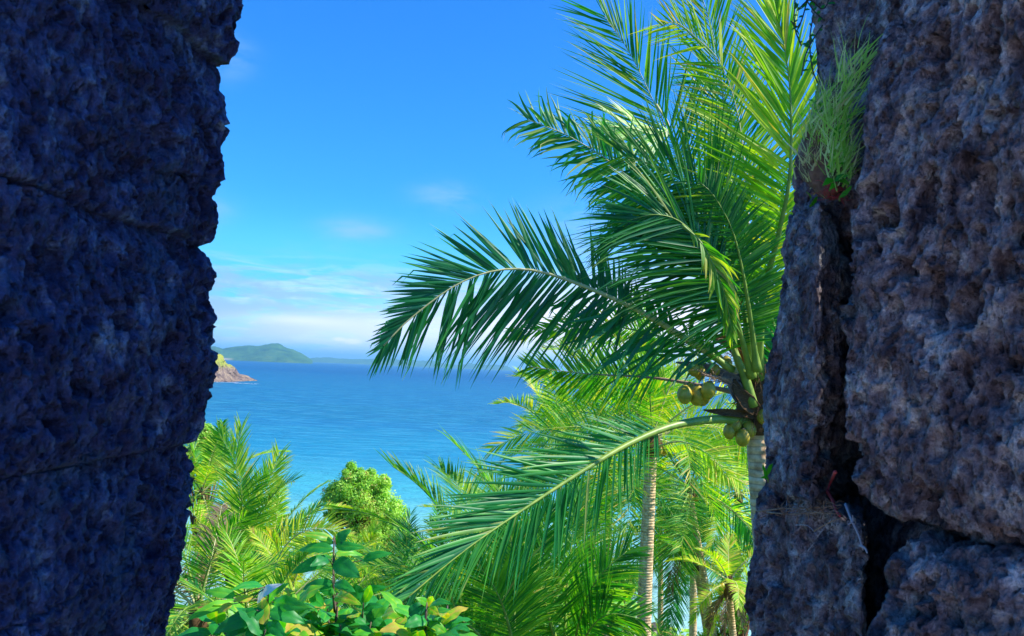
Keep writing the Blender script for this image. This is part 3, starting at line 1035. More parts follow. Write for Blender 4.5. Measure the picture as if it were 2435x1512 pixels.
def coconut(parent, c, r, seed=0):
    rng = random.Random(seed)
    mb = MB()
    tilt = Vector((rng.uniform(-.3, .3), rng.uniform(-.3, .3), 1)).normalized()
    A = tilt.cross(Vector((0, 1, 0))).normalized()
    B = tilt.cross(A)
    vs, fs = [], []
    nu, nv = 14, 9
    for j in range(nv + 1):
        th = math.pi * j / nv
        for i in range(nu):
            ph = 2 * math.pi * i / nu
            rr = math.sin(th) * (1 + 0.05 * math.cos(3 * ph))
            z = math.cos(th) * 1.22 + 0.08 * math.cos(th) ** 3
            vs.append(Vector(c) + r * (A * rr * math.cos(ph) + B * rr * math.sin(ph) + tilt * z))
    for j in range(nv):
        for i in range(nu):
            i2 = (i + 1) % nu
            fs.append((j * nu + i, j * nu + i2, (j + 1) * nu + i2, (j + 1) * nu + i))
    mb.add(vs, fs)
    o = mb.build('coconut', M['coconut'], parent)
    cb = MB()
    top = Vector(c) + tilt * r * 1.24
    cb.tube([top - tilt * r * 0.12, top, top + tilt * r * 0.12], [r * 0.42, r * 0.36, r * 0.1], 8)
    cb.build('cap', M['coconut_cap'], o)
    return o


# ------------------------------------------------------------------ the near palm
HUB = at(1802, 955, 9.05)
gb = at(1935, 1500, 9.6)
base = Vector((gb.x, gb.y, tz(gb.x, gb.y) - 0.2))
near = thing('coconut_palm', 'tall near coconut palm with long fronds and yellow-green coconuts beside the right wall', 'palm tree', base)
trunk(near, at(1797, 1000, 9.05), base, 0.112, 0.16, M['trunk'], 0.0, 3, 120)
IU, IR = _U, _R


def F(pl, **kw):
    return frond(near, [at(*q) for q in pl], **kw)


KW = dict(n=105, r0=0.036)
dark = [M['frond_cool'], M['stalk']]
# upright leaf, its backlit glow put into the brighter leaf colour
F([(1803, 915, 9.0), (1812, 720, 8.7), (1850, 560, 8.4), (1877, 420, 8.2), (1880, 250, 8.1), (1866, 120, 8.1), (1845, 20, 8.2), (1838, -20, 8.2)], L=1.12, side=(IU * 0.1 + IR), n=165, a0=88, a1=12, ang=(0.75, 1.0), lens=(0.75, 1.0),
  droop=(0.05, 0.28), start=0.17, mats=[M['frond_bright'], M['stalk']], seed=1, lift=0.05, w=0.031, r0=0.050, tint=(0.2, 0.9), clump=0.10, jitter=0.16)
# leaf behind to its left, reaching up
F([(1782, 905, 9.2), (1720, 700, 9.6), (1650, 480, 10), (1600, 345, 10.2), (1560, 255, 10.3), (1499, 130, 10.4), (1437, 38, 10.4)], L=1.15, side=IR, a0=72, a1=28, ang=(0.70, 0.95), lens=(1.1, 1.3), n=120,
  droop=(0.03, 0.08), start=0.25, seed=2, mats=[M['frond'], M['stalk_pale']], w=0.025, r0=0.032, tint=(0.0, 0.9), clump=0.1)
F([(1790, 900, 9.3), (1782, 600, 9.8), (1762, 320, 10), (1717, 158, 10), (1650, 85, 9.9), (1605, 52, 9.8), (1575, 62, 9.7)], L=0.85, side=IR + IU * 0.3, a0=75, a1=40, ang=(0.7, 1.0), droop=(0.05, 0.3),
  start=0.3, seed=3, mats=[M['frond_bright'], M['stalk_pale']], w=0.026, tint=(0.2, 1.0), tipyellow=0.6, r0=0.03)
F([(1786, 900, 9.4), (1745, 520, 10), (1722, 260, 10.4), (1690, 60, 10.6), (1640, -70, 10.7), (1600, -140, 10.8)], L=1.05, side=IR, a0=60, a1=30, ang=(0.65, 0.9), droop=(0.0, 0.1), start=0.3, seed=4, w=0.023, r0=0.03, tint=(0.2, 0.9))
F([(1796, 895, 9.5), (1800, 650, 10.3), (1785, 420, 10.8), (1740, 240, 11), (1670, 170, 11)], L=1.15, side=IR, a0=75, a1=35, droop=(0.1, 0.25), start=0.2, seed=5, w=0.026, n=95, tint=(0.0, 0.6))
# twisted, crumpled leaf at the far left of the crown
F([(1770, 905, 9.0), (1680, 660, 8.9), (1570, 490, 8.8), (1450, 385, 8.8), (1345, 320, 8.7), (1255, 285, 8.6)], L=0.62, n=84, side=IU + IR * 0.2, a0=78, a1=32, droop=(0.5, 0.7), start=0.42, seed=6, mats=[M['frond_cool'], M['stalk_pale']],
  w=0.032, jitter=0.35, clump=0.3, curl=0.9, bendtip=0.4, tint=(0.2, 1.0), tcut=0.55)
F([(1560, 250, 9.6), (1590, 300, 9.4), (1560, 320, 9.2), (1500, 305, 9.0), (1440, 300, 8.9)], L=0.55, n=44, side=IU, a0=35, a1=14, droop=(0.15, 0.15), start=0.35, seed=61, mats=[M['grass'], M['stalk_pale']], w=0.030, tint=(0.5, 0.85), r0=0.014)
# leaves whose leaflets sweep down to the left
F([(1792, 890, 8.8), (1752, 660, 8.4), (1700, 520, 8.2), (1640, 440, 8.1), (1560, 395, 8.1), (1480, 370, 8.1)], L=1.2, n=135, side=IU + IR * 0.6, a0=100, a1=45, ang=(0.7, 1.0), droop=(0.15, 0.55), start=0.22, seed=7, w=0.026, tint=(0.0, 0.8), clump=0.2, jitter=0.2)
F([(1787, 895, 8.7), (1746, 747, 8.3), (1692, 615, 8.1), (1625, 533, 8.0), (1560, 510, 7.9), (1490, 525, 7.9)], L=1.25, n=130, side=IU + IR * 0.3, a0=95, a1=30, ang=(0.6, 0.8), lens=(0.8, 1.0), droop=(0.25, 0.6), start=0.3, seed=8, mats=dark, w=0.026, tint=(0.0, 0.9), clump=0.2, jitter=0.2, tipyellow=0.3)
F([(1800, 880, 8.6), (1775, 700, 8.3), (1745, 560, 8.1), (1700, 470, 8.0), (1660, 430, 8.0)], L=1.25, n=120, side=IR + IU * 0.4, a0=100, a1=50, droop=(0.1, 0.45), lens=(0.4, 1.0), start=0.15, seed=9, w=0.027, tint=(0.0, 0.55))
# the big arching leaf over the sea
F([(1768, 925, 9.0), (1725, 868, 8.85), (1640, 812, 8.6), (1530, 745, 8.3), (1400, 685, 8.1), (1280, 645, 8.0), (1180, 643, 7.9), (1080, 680, 7.8), (970, 762, 7.7), (912, 822, 7.65)], L=0.98, n=122, side=IU, a0=96, a1=20,
  ang=(0.78, 1.0), lens=(0.78, 1.18), droop=(0.05, 0.35), start=0.40, seed=10, mats=[M['frond_cool'], M['stalk_pale']], w=0.036, r0=0.045, tint=(0.0, 0.45), clump=0.22, tipyellow=0.35, bendtip=0.12, tcut=0.28, r1=0.007, skip=0.10, jitter=0.2)
# crumpled leaflets on the upper edge of the same leaf
F([(1740, 880, 8.8), (1660, 820, 8.65), (1560, 760, 8.4), (1450, 702, 8.2), (1370, 676, 8.1)], L=0.34, n=46, side=IU, a0=60, a1=60, lens=(1, 3.0), droop=(0.6, 0.5), start=0.1, seed=101, mats=dark, w=0.045, curl=1.2, jitter=0.4, clump=0.4, tint=(0, 0.5), bendtip=0.4)
# dry thin leaves behind
F([(1765, 935, 9.6), (1560, 899, 10), (1400, 889, 10.3), (1258, 872, 10.5)], L=0.62, n=90, side=IU, a0=70, a1=30, droop=(0.15, 0.25), start=0.35, seed=11, mats=[M['frond'], M['twig']], w=0.026, tint=(0.3, 1.0), r0=0.03, lift=0.3)
F([(1755, 905, 9.8), (1600, 812, 10.4), (1450, 775, 10.8), (1330, 780, 11), (1225, 792, 11.1)], L=0.5, n=70, side=IU, a0=55, a1=25, droop=(0.4, 0.5), start=0.3, seed=12, mats=[M['frond'], M['stalk']], w=0.026, tint=(0.3, 1.0), r0=0.025, curl=0.6)
# the low arching leaf
F([(1795, 1000, 9.0), (1700, 997, 8.8), (1600, 1012, 8.5), (1500, 1052, 8.2), (1400, 1110, 7.9), (1250, 1207, 7.5), (1100, 1312, 7.1), (955, 1432, 6.8)], L=0.88, n=140, side=IU, a0=88, a1=24, ang=(0.50, 1.0), lens=(1.12, 0.92),
  droop=(0.10, 0.55), start=0.30, seed=13, mats=[M['frond_cool'], M['stalk']], w=0.029, r0=0.052, tint=(0.2, 0.85), clump=0.15, tipyellow=0.2, r1=0.006)
# leaves leaving to the right behind the wall
F([(1812, 905, 9.1), (1850, 720, 9.3), (1905, 600, 9.4), (1980, 540, 9.5), (2080, 530, 9.6)], L=1.1, n=80, side=IU, a0=80, a1=30, droop=(0.2, 0.5), seed=14, w=0.042)
F([(1815, 930, 9.0), (1880, 830, 8.9), (1980, 790, 8.8), (2100, 840, 8.7)], L=0.9, n=70, side=IU, a0=80, a1=30, droop=(0.3, 0.6), seed=15, w=0.042, mats=dark)
F([(1800, 940, 9.3), (1850, 850, 10.2), (1880, 760, 11), (1890, 700, 12)], L=1.0, n=70, side=IR, a0=80, a1=30, droop=(0.3, 0.6), seed=16, w=0.042)
# hanging limp young leaf in front of the crown
F([(1620, 535, 7.9), (1665, 575, 7.85), (1700, 640, 7.8), (1725, 710, 7.8), (1740, 790, 7.85)], L=0.34, n=46, side=IR, a0=30, a1=20, droop=(1.3, 1.3), start=0.1, seed=17, mats=[M['frond'], M['stalk']], w=0.035, tint=(0.3, 0.95), curl=0.8, bendtip=0.3, r0=0.012)

# crown base: fibre, sheaths, nuts
hb = MB()
C_, _ = spline([at(1797, 1030, 9.05), at(1798, 990, 9.05), at(1802, 950, 9.05), at(1806, 900, 9.05), at(1808, 860, 9.1)], 14)
hb.tube(C_, [0.125, 0.15, 0.17, 0.20, 0.215, 0.22, 0.215, 0.20, 0.175, 0.15, 0.10, 0.08, 0.06, 0.03], 18)
rngh = random.Random(8)
for v_ in hb.v:
    v_ += Vector((rngh.uniform(-1, 1), rngh.uniform(-1, 1), rngh.uniform(-1, 1))) * 0.016
for k in range(520):
    a = rngh.uniform(0, 2 * math.pi)
    z = rngh.uniform(-0.28, 0.35)
    p = HUB + Vector((math.cos(a) * 0.17, math.sin(a) * 0.17, z))
    d = Vector((math.cos(a) * rngh.uniform(0.2, 1), math.sin(a), rngh.uniform(-1, 0.9))).normalized()
    l_ = rngh.uniform(0.05, 0.22)
    hb.tube([p, p + d * l_ * 0.5, p + d * l_ + Vector((rngh.uniform(-1, 1), 0, -1)) * l_ * 0.3], [0.004, 0.003, 0.0015], 4)
hb.build('crown_fibre', M['fibre'], near)


def blade(parent, name, pts, widths, mat, normal=Vector((0, -1, 0)), cup=0.25, seg=16, thick=True):
    """boat shaped sheath along a curve"""
    C, _ = spline(pts, seg)
    mb = MB()
    vs, fs = [], []
    K = 7
    ws = np.interp(np.linspace(0, 1, seg), np.linspace(0, 1, len(widths)), widths)
    for i in range(seg):
        T = (C[min(i + 1, seg - 1)] - C[max(i - 1, 0)]).normalized()
        S = T.cross(normal).normalized()
        N = S.cross(T)
        for k in range(K):
            u = (k / (K - 1) - 0.5) * 2
            vs.append(C[i] + S * u * ws[i] * 0.5 + N * (u * u) * ws[i] * cup + N * 0.006 * math.sin(i * 1.7 + k))
    for i in range(seg - 1):
        for k in range(K - 1):
            fs.append((i * K + k, i * K + k + 1, (i + 1) * K + k + 1, (i + 1) * K + k))
    mb.add(vs, fs)
    o = mb.build(name, mat, parent)
    if thick:
        md = o.modifiers.new('thickness', 'SOLIDIFY')
        md.thickness = 0.006
    return o


blade(near, 'sheath', [at(1775, 935, 8.9), at(1747, 909, 8.8), at(1690, 880, 8.8), at(1640, 866, 8.85), at(1606, 862, 8.9)], [0.10, 0.13, 0.11, 0.07, 0.01], M['sheath_grey'], cup=0.3)
blade(near, 'sheath', [at(1790, 870, 9.2), at(1750, 822, 9.3), at(1710, 806, 9.4), at(1672, 800, 9.4)], [0.12, 0.13, 0.10, 0.03], M['sheath'])
blade(near, 'sheath', [at(1800, 880, 9.2), at(1785, 820, 9.2), at(1776, 770, 9.2), at(1780, 745, 9.2)], [0.16, 0.20, 0.13, 0.03], M['sheath'])
blade(near, 'sheath', [at(1815, 880, 9.2), at(1840, 830, 9.2), at(1856, 795, 9.2), at(1862, 775, 9.2)], [0.12, 0.16, 0.12, 0.03], M['sheath'])
blade(near, 'sheath', [at(1775, 955, 8.85), at(1755, 935, 8.8), at(1742, 905, 8.8), at(1760, 890, 8.8)], [0.10, 0.16, 0.12, 0.02], M['sheath_grey'])
blade(near, 'sheath', [at(1820, 960, 8.9), at(1836, 920, 8.9), at(1850, 880, 8.9), at(1858, 850, 8.9)], [0.09, 0.12, 0.08, 0.02], M['sheath'])
blade(near, 'sheath', [at(1790, 985, 8.85), at(1750, 982, 8.8), at(1700, 978, 8.8), at(1672, 975, 8.8)], [0.08, 0.07, 0.06, 0.01], M['fibre'])
blade(near, 'sheath', [at(1780, 900, 9.0), at(1765, 860, 8.95), at(1745, 835, 8.95), at(1725, 822, 9.0)], [0.10, 0.15, 0.10, 0.03], M['sheath'])
blade(near, 'sheath', [at(1795, 975, 8.8), at(1770, 950, 8.75), at(1752, 925, 8.75), at(1745, 900, 8.8)], [0.12, 0.16, 0.10, 0.02], M['fibre'])
blade(near, 'sheath', [at(1825, 1000, 8.85), at(1835, 960, 8.85), at(1842, 915, 8.9)], [0.10, 0.15, 0.03], M['sheath'])
# spare green leaf bases
for pl in ([(1790, 965, 8.8), (1772, 900, 8.75), (1750, 845, 8.75), (1736, 805, 8.8)], [(1812, 930, 9.2), (1822, 860, 9.3), (1832, 790, 9.4)], [(1785, 940, 9.2), (1735, 880, 9.3), (1680, 815, 9.4)]):
    b_ = MB()
    Cc, _ = spline([at(*q) for q in pl], 10)
    b_.tube(Cc, [0.055 - 0.003 * i for i in range(10)], 10)
    b_.build('leaf_base', M['stalk'], near)

# fruit stalk with thin strings
fs_ = MB()
rngf = random.Random(12)
st = at(1775, 930, 8.9)
e1 = at(1668, 890, 8.6)
for k in range(34):
    a = st.lerp(e1, rngf.uniform(0.3, 1.0)) + Vector((rngf.uniform(-.03, .03), rngf.uniform(-.03, .03), rngf.uniform(-.02, .02)))
    b = a + Vector((rngf.uniform(-.22, .12), rngf.uniform(-.15, .12), rngf.uniform(-.10, .12)))
    fs_.tube([a, (a + b) * 0.5 + Vector((0, 0, 0.03)), b], [0.004, 0.003, 0.0015], 4)
fs_.tube([st, (st + e1) * 0.5 + Vector((0, 0, 0.04)), e1], [0.024, 0.02, 0.012], 8)
for k in range(60):   # dead flower strings against the bright sky
    a = at(rngf.uniform(1700, 1790), rngf.uniform(800, 880), rngf.uniform(9.1, 9.5))
    b = a + Vector((rngf.uniform(-.35, .1), rngf.uniform(-.1, .1), rngf.uniform(-.14, .12)))
    fs_.tube([a, (a + b) * 0.5 + Vector((0, 0, rngf.uniform(-.05, .05))), b], [0.003, 0.002, 0.001], 4)
fs_.build('fruit_stalk', M['twig'], near)
for k, (px, py, d, r) in enumerate([(1628, 938, 8.6, 0.066), (1657, 940, 8.66, 0.068), (1684, 928, 8.58, 0.070), (1649, 878, 8.7, 0.050), (1664, 886, 8.75, 0.054), (1727, 863, 8.9, 0.055),
                                    (1838, 876, 8.9, 0.062), (1734, 1026, 8.9, 0.058), (1766, 1040, 8.85, 0.068), (1757, 1024, 9.0, 0.055), (1815, 990, 8.85, 0.062), (1640, 930, 8.72, 0.060), (1672, 944, 8.74, 0.062), (1700, 880, 8.8, 0.05), (1748, 1012, 8.9, 0.055), (1782, 1020, 8.88, 0.06)]):
    coconut(near, at(px, py, d), r * 1.12 * (1 + 0.08 * math.sin(k * 2.3)), 40 + k)


# ------------------------------------------------------------------ palms on the slope
def palm(hub_px, d, flen, label, seed, nf=17, mats=None, w=0.05, n=62, droopy=1.0, dead=0, nuts=0, r=0.13, lean=0.0, emin=-35, tint=(0.1, 0.8), mat_mix=None, extra=(), Lf=0.25, up=1.0, trunk_px=None, seg=3, depth_dy=0.0, azr=None):
    w = w * 0.72
    n = int(n * 1.15)
    rng = random.Random(seed)
    hub = at(hub_px[0], hub_px[1], d)
    if trunk_px:
        bp = at(trunk_px[0], trunk_px[1], d)
        slope = (bp - hub)
        k = 1.0
        b = bp
        while b.z > tz(b.x, b.y) and k < 12:
            k += 0.1
            b = hub + slope * k
        bx, by = b.x, b.y
    else:
        bx, by = hub.x + lean, hub.y + depth_dy
    bs = Vector((bx, by, tz(bx, by) - 0.15))
    T = thing('coconut_palm', label, 'palm tree', bs, 'coconut palms on the slope below the fort')
    trunk(T, hub - Vector((0, 0, 0.1)), bs, r * 0.8, r * 1.25, M['trunk'], 0.2, seed, 60)
    cb = MB()
    Cc, _ = spline([hub - Vector((0, 0, 0.35)), hub, hub + Vector((0, 0, 0.4))], 8)
    cb.tube(Cc, [r * 0.9, r * 1.3, r * 1.5, r * 1.5, r * 1.3, r * 1.0, r * 0.6, 0.02], 10)
    for v_ in cb.v:
        v_ += Vector((rng.uniform(-1, 1), rng.uniform(-1, 1), rng.uniform(-1, 1))) * 0.03
    cb.build('crown_fibre', M['fibre'], T)
    base_m = mats or [M['frond'], M['stalk']]
    ph = rng.uniform(0, 6.28)
    for i in range(nf):
        u = (i + 0.5) / nf
        azm = ph + i * 2.39996 + rng.uniform(-0.2, 0.2)
        if azr:
            azm = rad(azr[0] + (azr[1] - azr[0]) * ((i * 0.618) % 1.0))
        elv = rad(82 + (emin - 82) * u ** 1.1 + rng.uniform(-8, 8)) * (up if u < 0.5 else 1)
        ln = flen * rng.uniform(0.85, 1.08) * (0.72 if u < 0.08 else 1)
        sag = (0.9 + 0.9 * u) * droopy * rng.uniform(0.7, 1.2)
        pts = arc(hub + Vector((0, 0, 0.15)), azm, elv, ln, sag, 9, rng.uniform(-0.35, 0.35))
        hz = Vector((-math.sin(azm), math.cos(azm), rng.uniform(-0.5, 0.5)))
        mm = base_m
        if mat_mix and rng.random() < mat_mix[1]:
            mm = mat_mix[0]
        dr = rng.uniform(0.25, 0.75) * droopy
        frond(T, pts, L=flen * Lf * rng.uniform(0.9, 1.1), n=n, side=hz, mats=mm, seed=seed * 50 + i, a0=78, a1=28, droop=(dr, dr), start=0.14, lift=rng.uniform(0.0, 0.35), w=w, r0=0.035, seg=seg, vfold=False,
              tint=(tint[0], min(1, tint[1] + 0.25 * u)), clump=0.12, tipyellow=0.15, r1=0.006, rseg=5, skip=0.04)
    for i in range(dead):
        azm = rng.uniform(0, 6.28)
        pts = arc(hub - Vector((0, 0, 0.1)), azm, rad(rng.uniform(-60, -30)), flen * rng.uniform(0.5, 0.8), 1.6, 8)
        frond(T, pts, L=flen * Lf * 0.8, n=30, side=Vector((-math.sin(azm), math.cos(azm), 0)), mats=[M['frond_dead'], M['frond_dead']], seed=seed * 70 + i, a0=40, a1=20, droop=(1.6, 1.6), w=w * 0.8, seg=seg, vfold=False, r1=0.006, rseg=5, curl=0.5)
    for e in extra:
        pl, kw = e
        k_ = dict(L=flen * Lf, n=60, side=Vector((0, 0, 1)), mats=base_m, seed=seed * 90 + len(pl), w=w, seg=seg + 1, vfold=False, start=0.14, tint=tint, rseg=5)
        k_.update(kw)
        frond(T, [at(*q) for q in pl], **k_)
    for i in range(nuts):
        a = rng.uniform(0, 6.28)
        coconut(T, hub + Vector((math.cos(a) * r * 2.0, math.sin(a) * r * 2.0, rng.uniform(-0.35, 0.05))), 0.10, seed * 11 + i)
    return T


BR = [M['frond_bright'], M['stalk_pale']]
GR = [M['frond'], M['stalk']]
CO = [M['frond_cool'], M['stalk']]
palm((1548, 1055), 24, 4.3, 'sunlit palm with straight pale trunk left of the near palm trunk', 21, nf=20, mats=GR, mat_mix=(BR, 0.55), nuts=2, r=0.20, trunk_px=(1543, 1480), emin=-22, w=0.055, n=52, tint=(0.25, 0.95),
     extra=[([(1540, 1050, 24), (1450, 1022, 23.6), (1350, 1015, 23.2), (1250, 1030, 22.8), (1170, 1065, 22.5)], dict(side=IU, droop=(0.3, 0.6), a1=25, n=70, mats=GR, L=1.05)),
            ([(1550, 1050, 24), (1640, 1010, 24), (1740, 1030, 24), (1800, 1110, 24)], dict(side=IU, droop=(0.3, 0.8), mats=BR, L=1.2, n=70)),
            ([(1550, 1065, 23.8), (1620, 1050, 23.2), (1690, 1085, 22.9), (1740, 1150, 22.8)], dict(side=IU, droop=(0.2, 0.7), mats=BR, L=1.0, n=60, tint=(0.4, 0.95))),
            ([(1545, 1045, 24), (1500, 960, 24.5), (1450, 920, 25), (1380, 925, 25)], dict(side=IU, droop=(0.3, 0.6), mats=BR, L=1.0, n=60)),
            ([(1550, 1040, 24), (1570, 940, 24.5), (1600, 880, 25)], dict(side=IR, droop=(0.2, 0.4), mats=BR, L=1.0, n=60))])
palm((1640, 1168), 30, 4.4, 'palm with grey dead skirt just right of the straight pale trunk', 22, nf=18, mats=GR, mat_mix=(BR, 0.3), dead=4, nuts=4, trunk_px=(1662, 1345), emin=-34, w=0.06,
     extra=[([(1635, 1175, 29.8), (1618, 1220, 29.3), (1602, 1300, 29), (1596, 1400, 28.9)], dict(side=IR, a0=65, a1=35, droop=(0.4, 0.4), mats=GR, L=1.3, n=70)),
            ([(1645, 1170, 30), (1720, 1200, 29.6), (1790, 1270, 29.4), (1815, 1370, 29.4)], dict(side=IU, a0=65, droop=(0.6, 0.8), mats=CO, L=1.2, n=70))])
palm((1657, 1335), 35, 3.8, 'small palm with two crossing trunks behind against the shallow water', 23, nf=13, mats=GR, nuts=2, trunk_px=(1678, 1510), emin=-28, w=0.06, mat_mix=(CO, 0.3), r=0.19,
     extra=[([(1640, 1345, 34), (1615, 1400, 33.6), (1598, 1470, 33.5), (1590, 1530, 33.5)], dict(side=IR, a0=60, droop=(0.4, 0.4), mats=CO, L=0.9, n=50))])
palm((1648, 1310), 44, 3.6, 'slender palm behind whose trunk meets the crossing trunk', 24, nf=11, mats=GR, trunk_px=(1645, 1500), emin=-10, w=0.07, r=0.2)
palm((1732, 1395), 27, 1.9, 'ragged palm with rusty trunk and hanging dry leaves next to the right wall', 25, nf=9, mats=BR, dead=6, trunk_px=(1745, 1500), emin=-60, w=0.05, nuts=3, tint=(0.4, 1.0))
palm((1755, 1180), 37, 4.4, 'yellowing palm crown seen above the ragged palm near the right wall', 26, nf=18, mats=BR, emin=-45, w=0.07, tint=(0.3, 1.0), mat_mix=(GR, 0.35))
palm((1800, 1330), 31, 3.8, 'green palm crown partly hidden behind the edge of the right wall', 27, nf=10, mats=GR, emin=-50, w=0.06, mat_mix=(CO, 0.5))
palm((1335, 1075), 35, 3.8, 'pale palm whose crown rises left of the sunlit palm, top against the sea', 28, nf=18, mats=BR, emin=-35, w=0.07, tint=(0.3, 0.95), mat_mix=(GR, 0.35))
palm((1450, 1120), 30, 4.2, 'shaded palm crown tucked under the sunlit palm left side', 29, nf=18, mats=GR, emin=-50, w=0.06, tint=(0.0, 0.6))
palm((1150, 1280), 44, 3.4, 'small bright palm standing left of the low arching frond near the water', 30, nf=15, mats=BR, emin=-35, w=0.08, tint=(0.1, 0.9))
palm((1050, 1400), 34, 3.2, 'green palm directly right of the round leafy tree', 31, nf=16, mats=GR, emin=-45, w=0.06, mat_mix=(BR, 0.4))
palm((950, 1440), 26, 2.8, 'low palm behind the right end of the broad leaved shrub', 32, nf=16, mats=CO, emin=-45, w=0.05, mat_mix=(GR, 0.5))
palm((1230, 1400), 24, 3.3, 'deep green palm crown beneath the low arching frond', 33, nf=17, mats=GR, emin=-45, w=0.05, mat_mix=(BR, 0.3))
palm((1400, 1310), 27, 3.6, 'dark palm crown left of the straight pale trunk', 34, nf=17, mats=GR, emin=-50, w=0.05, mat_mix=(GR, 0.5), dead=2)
palm((1440, 1510), 30, 3.2, 'low shaded palm at the foot of the straight pale trunk', 35, nf=16, mats=CO, emin=-45, w=0.045, mat_mix=(GR, 0.4))
palm((1340, 1620), 12.5, 3.6, 'near bluish green palm with fanned fronds at bottom centre', 36, nf=8, mats=GR, emin=10, w=0.042, n=84, tint=(0.1, 0.75), seg=4, up=1.0, r=0.12, azr=(95, 215),
     extra=[([(1340, 1600, 12.5), (1300, 1450, 12.2), (1278, 1340, 12.0), (1312, 1205, 12.1)], dict(side=IR, a0=70, a1=25, droop=(0.15, 0.3), L=0.95, n=95)),
            ([(1350, 1600, 12.5), (1385, 1450, 12.2), (1425, 1370, 12.0), (1490, 1310, 12.0)], dict(side=IU, a0=70, a1=30, droop=(0.2, 0.4), L=0.9, n=95)),
            ([(1360, 1600, 12.4), (1400, 1500, 12), (1450, 1460, 11.8), (1520, 1470, 11.8)], dict(side=IU, a0=75, a1=30, droop=(0.2, 0.5), L=0.8, n=85))])
palm((1215, 1640), 10.5, 2.9, 'nearest low palm with shining fronds at bottom left of centre', 37, nf=9, mats=GR, emin=5, w=0.036, n=84, tint=(0.2, 0.8), seg=4, azr=(80, 200),
     extra=[([(1230, 1600, 10.4), (1205, 1470, 10.1), (1165, 1380, 9.9), (1110, 1320, 9.8)], dict(side=IR, a0=75, a1=25, droop=(0.2, 0.35), L=0.75, n=95)),
            ([(1210, 1600, 10.4), (1130, 1500, 10.2), (1060, 1460, 10.1), (980, 1470, 10)], dict(side=IU, a0=75, a1=25, droop=(0.3, 0.5), L=0.65, n=85))])
palm((552, 1370), 27, 4.4, 'lush bright palm with upright fronds beside the left wall', 38, nf=17, mats=GR, mat_mix=(BR, 0.6), emin=-40, w=0.055, n=56, tint=(0.2, 0.9),
     extra=[([(555, 1370, 26.8), (572, 1280, 26.3), (575, 1180, 26), (560, 1100, 26), (520, 1030, 26)], dict(side=IR, a0=80, a1=25, droop=(0.1, 0.15), L=1.15, n=80, mats=GR)),
            ([(560, 1370, 27), (600, 1250, 27.5), (640, 1150, 28), (665, 1078, 28.2)], dict(side=IR, a0=60, a1=25, droop=(0.1, 0.2), L=1.2, n=80, mats=BR)),
            ([(550, 1350, 27), (570, 1200, 27.5), (560, 1100, 28), (575, 1012, 28.2)], dict(side=IR, a0=50, a1=20, droop=(0.05, 0.1), L=1.2, n=80, mats=BR)),
            ([(550, 1375, 26.5), (520, 1320, 26), (490, 1290, 25.8), (455, 1285, 25.7)], dict(side=IU, a0=70, a1=25, droop=(0.3, 0.5), L=0.9, n=70, mats=BR, tint=(0.6, 1.0))),
            ([(560, 1375, 26.5), (640, 1300, 26), (700, 1250, 26), (760, 1200, 26.2)], dict(side=IU, a0=45, a1=20, droop=(0.3, 0.5), L=0.75, n=70, mats=CO))])
palm((650, 1290), 40, 3.6, 'palm crown behind and right of the lush upright palm', 39, nf=17, mats=BR, emin=-40, w=0.08, tint=(0.2, 0.95))
palm((480, 1180), 38, 3.8, 'palm crown showing between the left wall and the lush upright palm', 40, nf=16, mats=BR, emin=-40, w=0.08, tint=(0.2, 0.9), mat_mix=(GR, 0.5))
palm((690, 1430), 23, 2.4, 'golden palm with arching yellow frond under the round leafy tree', 41, nf=15, mats=BR, emin=-40, w=0.05, tint=(0.4, 1.0),
     extra=[([(640, 1400, 22.8), (670, 1310, 22.5), (725, 1262, 22.3), (800, 1262, 22.3), (840, 1300, 22.4)], dict(side=IU, a0=70, a1=30, droop=(0.3, 0.6), L=0.7, n=75, mats=BR, tint=(0.5, 1.0)))])
palm((850, 1400), 33, 2.5, 'yellow green palm tuft at the foot of the round leafy tree', 42, nf=15, mats=BR, emin=-30, w=0.065, tint=(0.4, 1.0))
palm((470, 1470), 18, 3.0, 'greyish drooping palm at the bottom beside the left wall', 43, nf=14, mats=GR, emin=-50, w=0.045, mat_mix=([M['frond_dead'], M['stalk_pale']], 0.35), dead=3, n=60)
palm((600, 1560), 15, 2.5, 'low palm hidden behind the left part of the broad leaved shrub', 44, nf=13, mats=GR, emin=-40, w=0.04, n=60, mat_mix=(BR, 0.3))
palm((790, 1530), 19, 2.6, 'palm crown filling the gap behind the tall stem of the shrub', 45, nf=15, mats=GR, emin=-40, w=0.045, mat_mix=(BR, 0.5))
palm((1570, 1215), 40, 4.0, 'far palm crown glimpsed behind the straight pale trunk', 46, nf=13, mats=GR, emin=-12, w=0.08, mat_mix=(BR, 0.5))


# ------------------------------------------------------------------ leafy trees
def leaf_quad(mb, p, nrm, size, rng, tint, asp=0.55):
    a = Vector((rng.uniform(-1, 1), rng.uniform(-1, 1), rng.uniform(-1, 1)))
    A = nrm.cross(a)
    if A.length < 1e-3:
        return
    A.normalize()
    B = nrm.cross(A).normalized()
    l_ = size * rng.uniform(0.7, 1.2)
    wd = l_ * asp
    mb.add([p, p + A * l_ * 0.5 + B * wd * 0.5 + nrm * l_ * 0.08, p + A * l_, p + A * l_ * 0.5 - B * wd * 0.5 + nrm * l_ * 0.08], [(0, 1, 2, 3)], 0, tint)


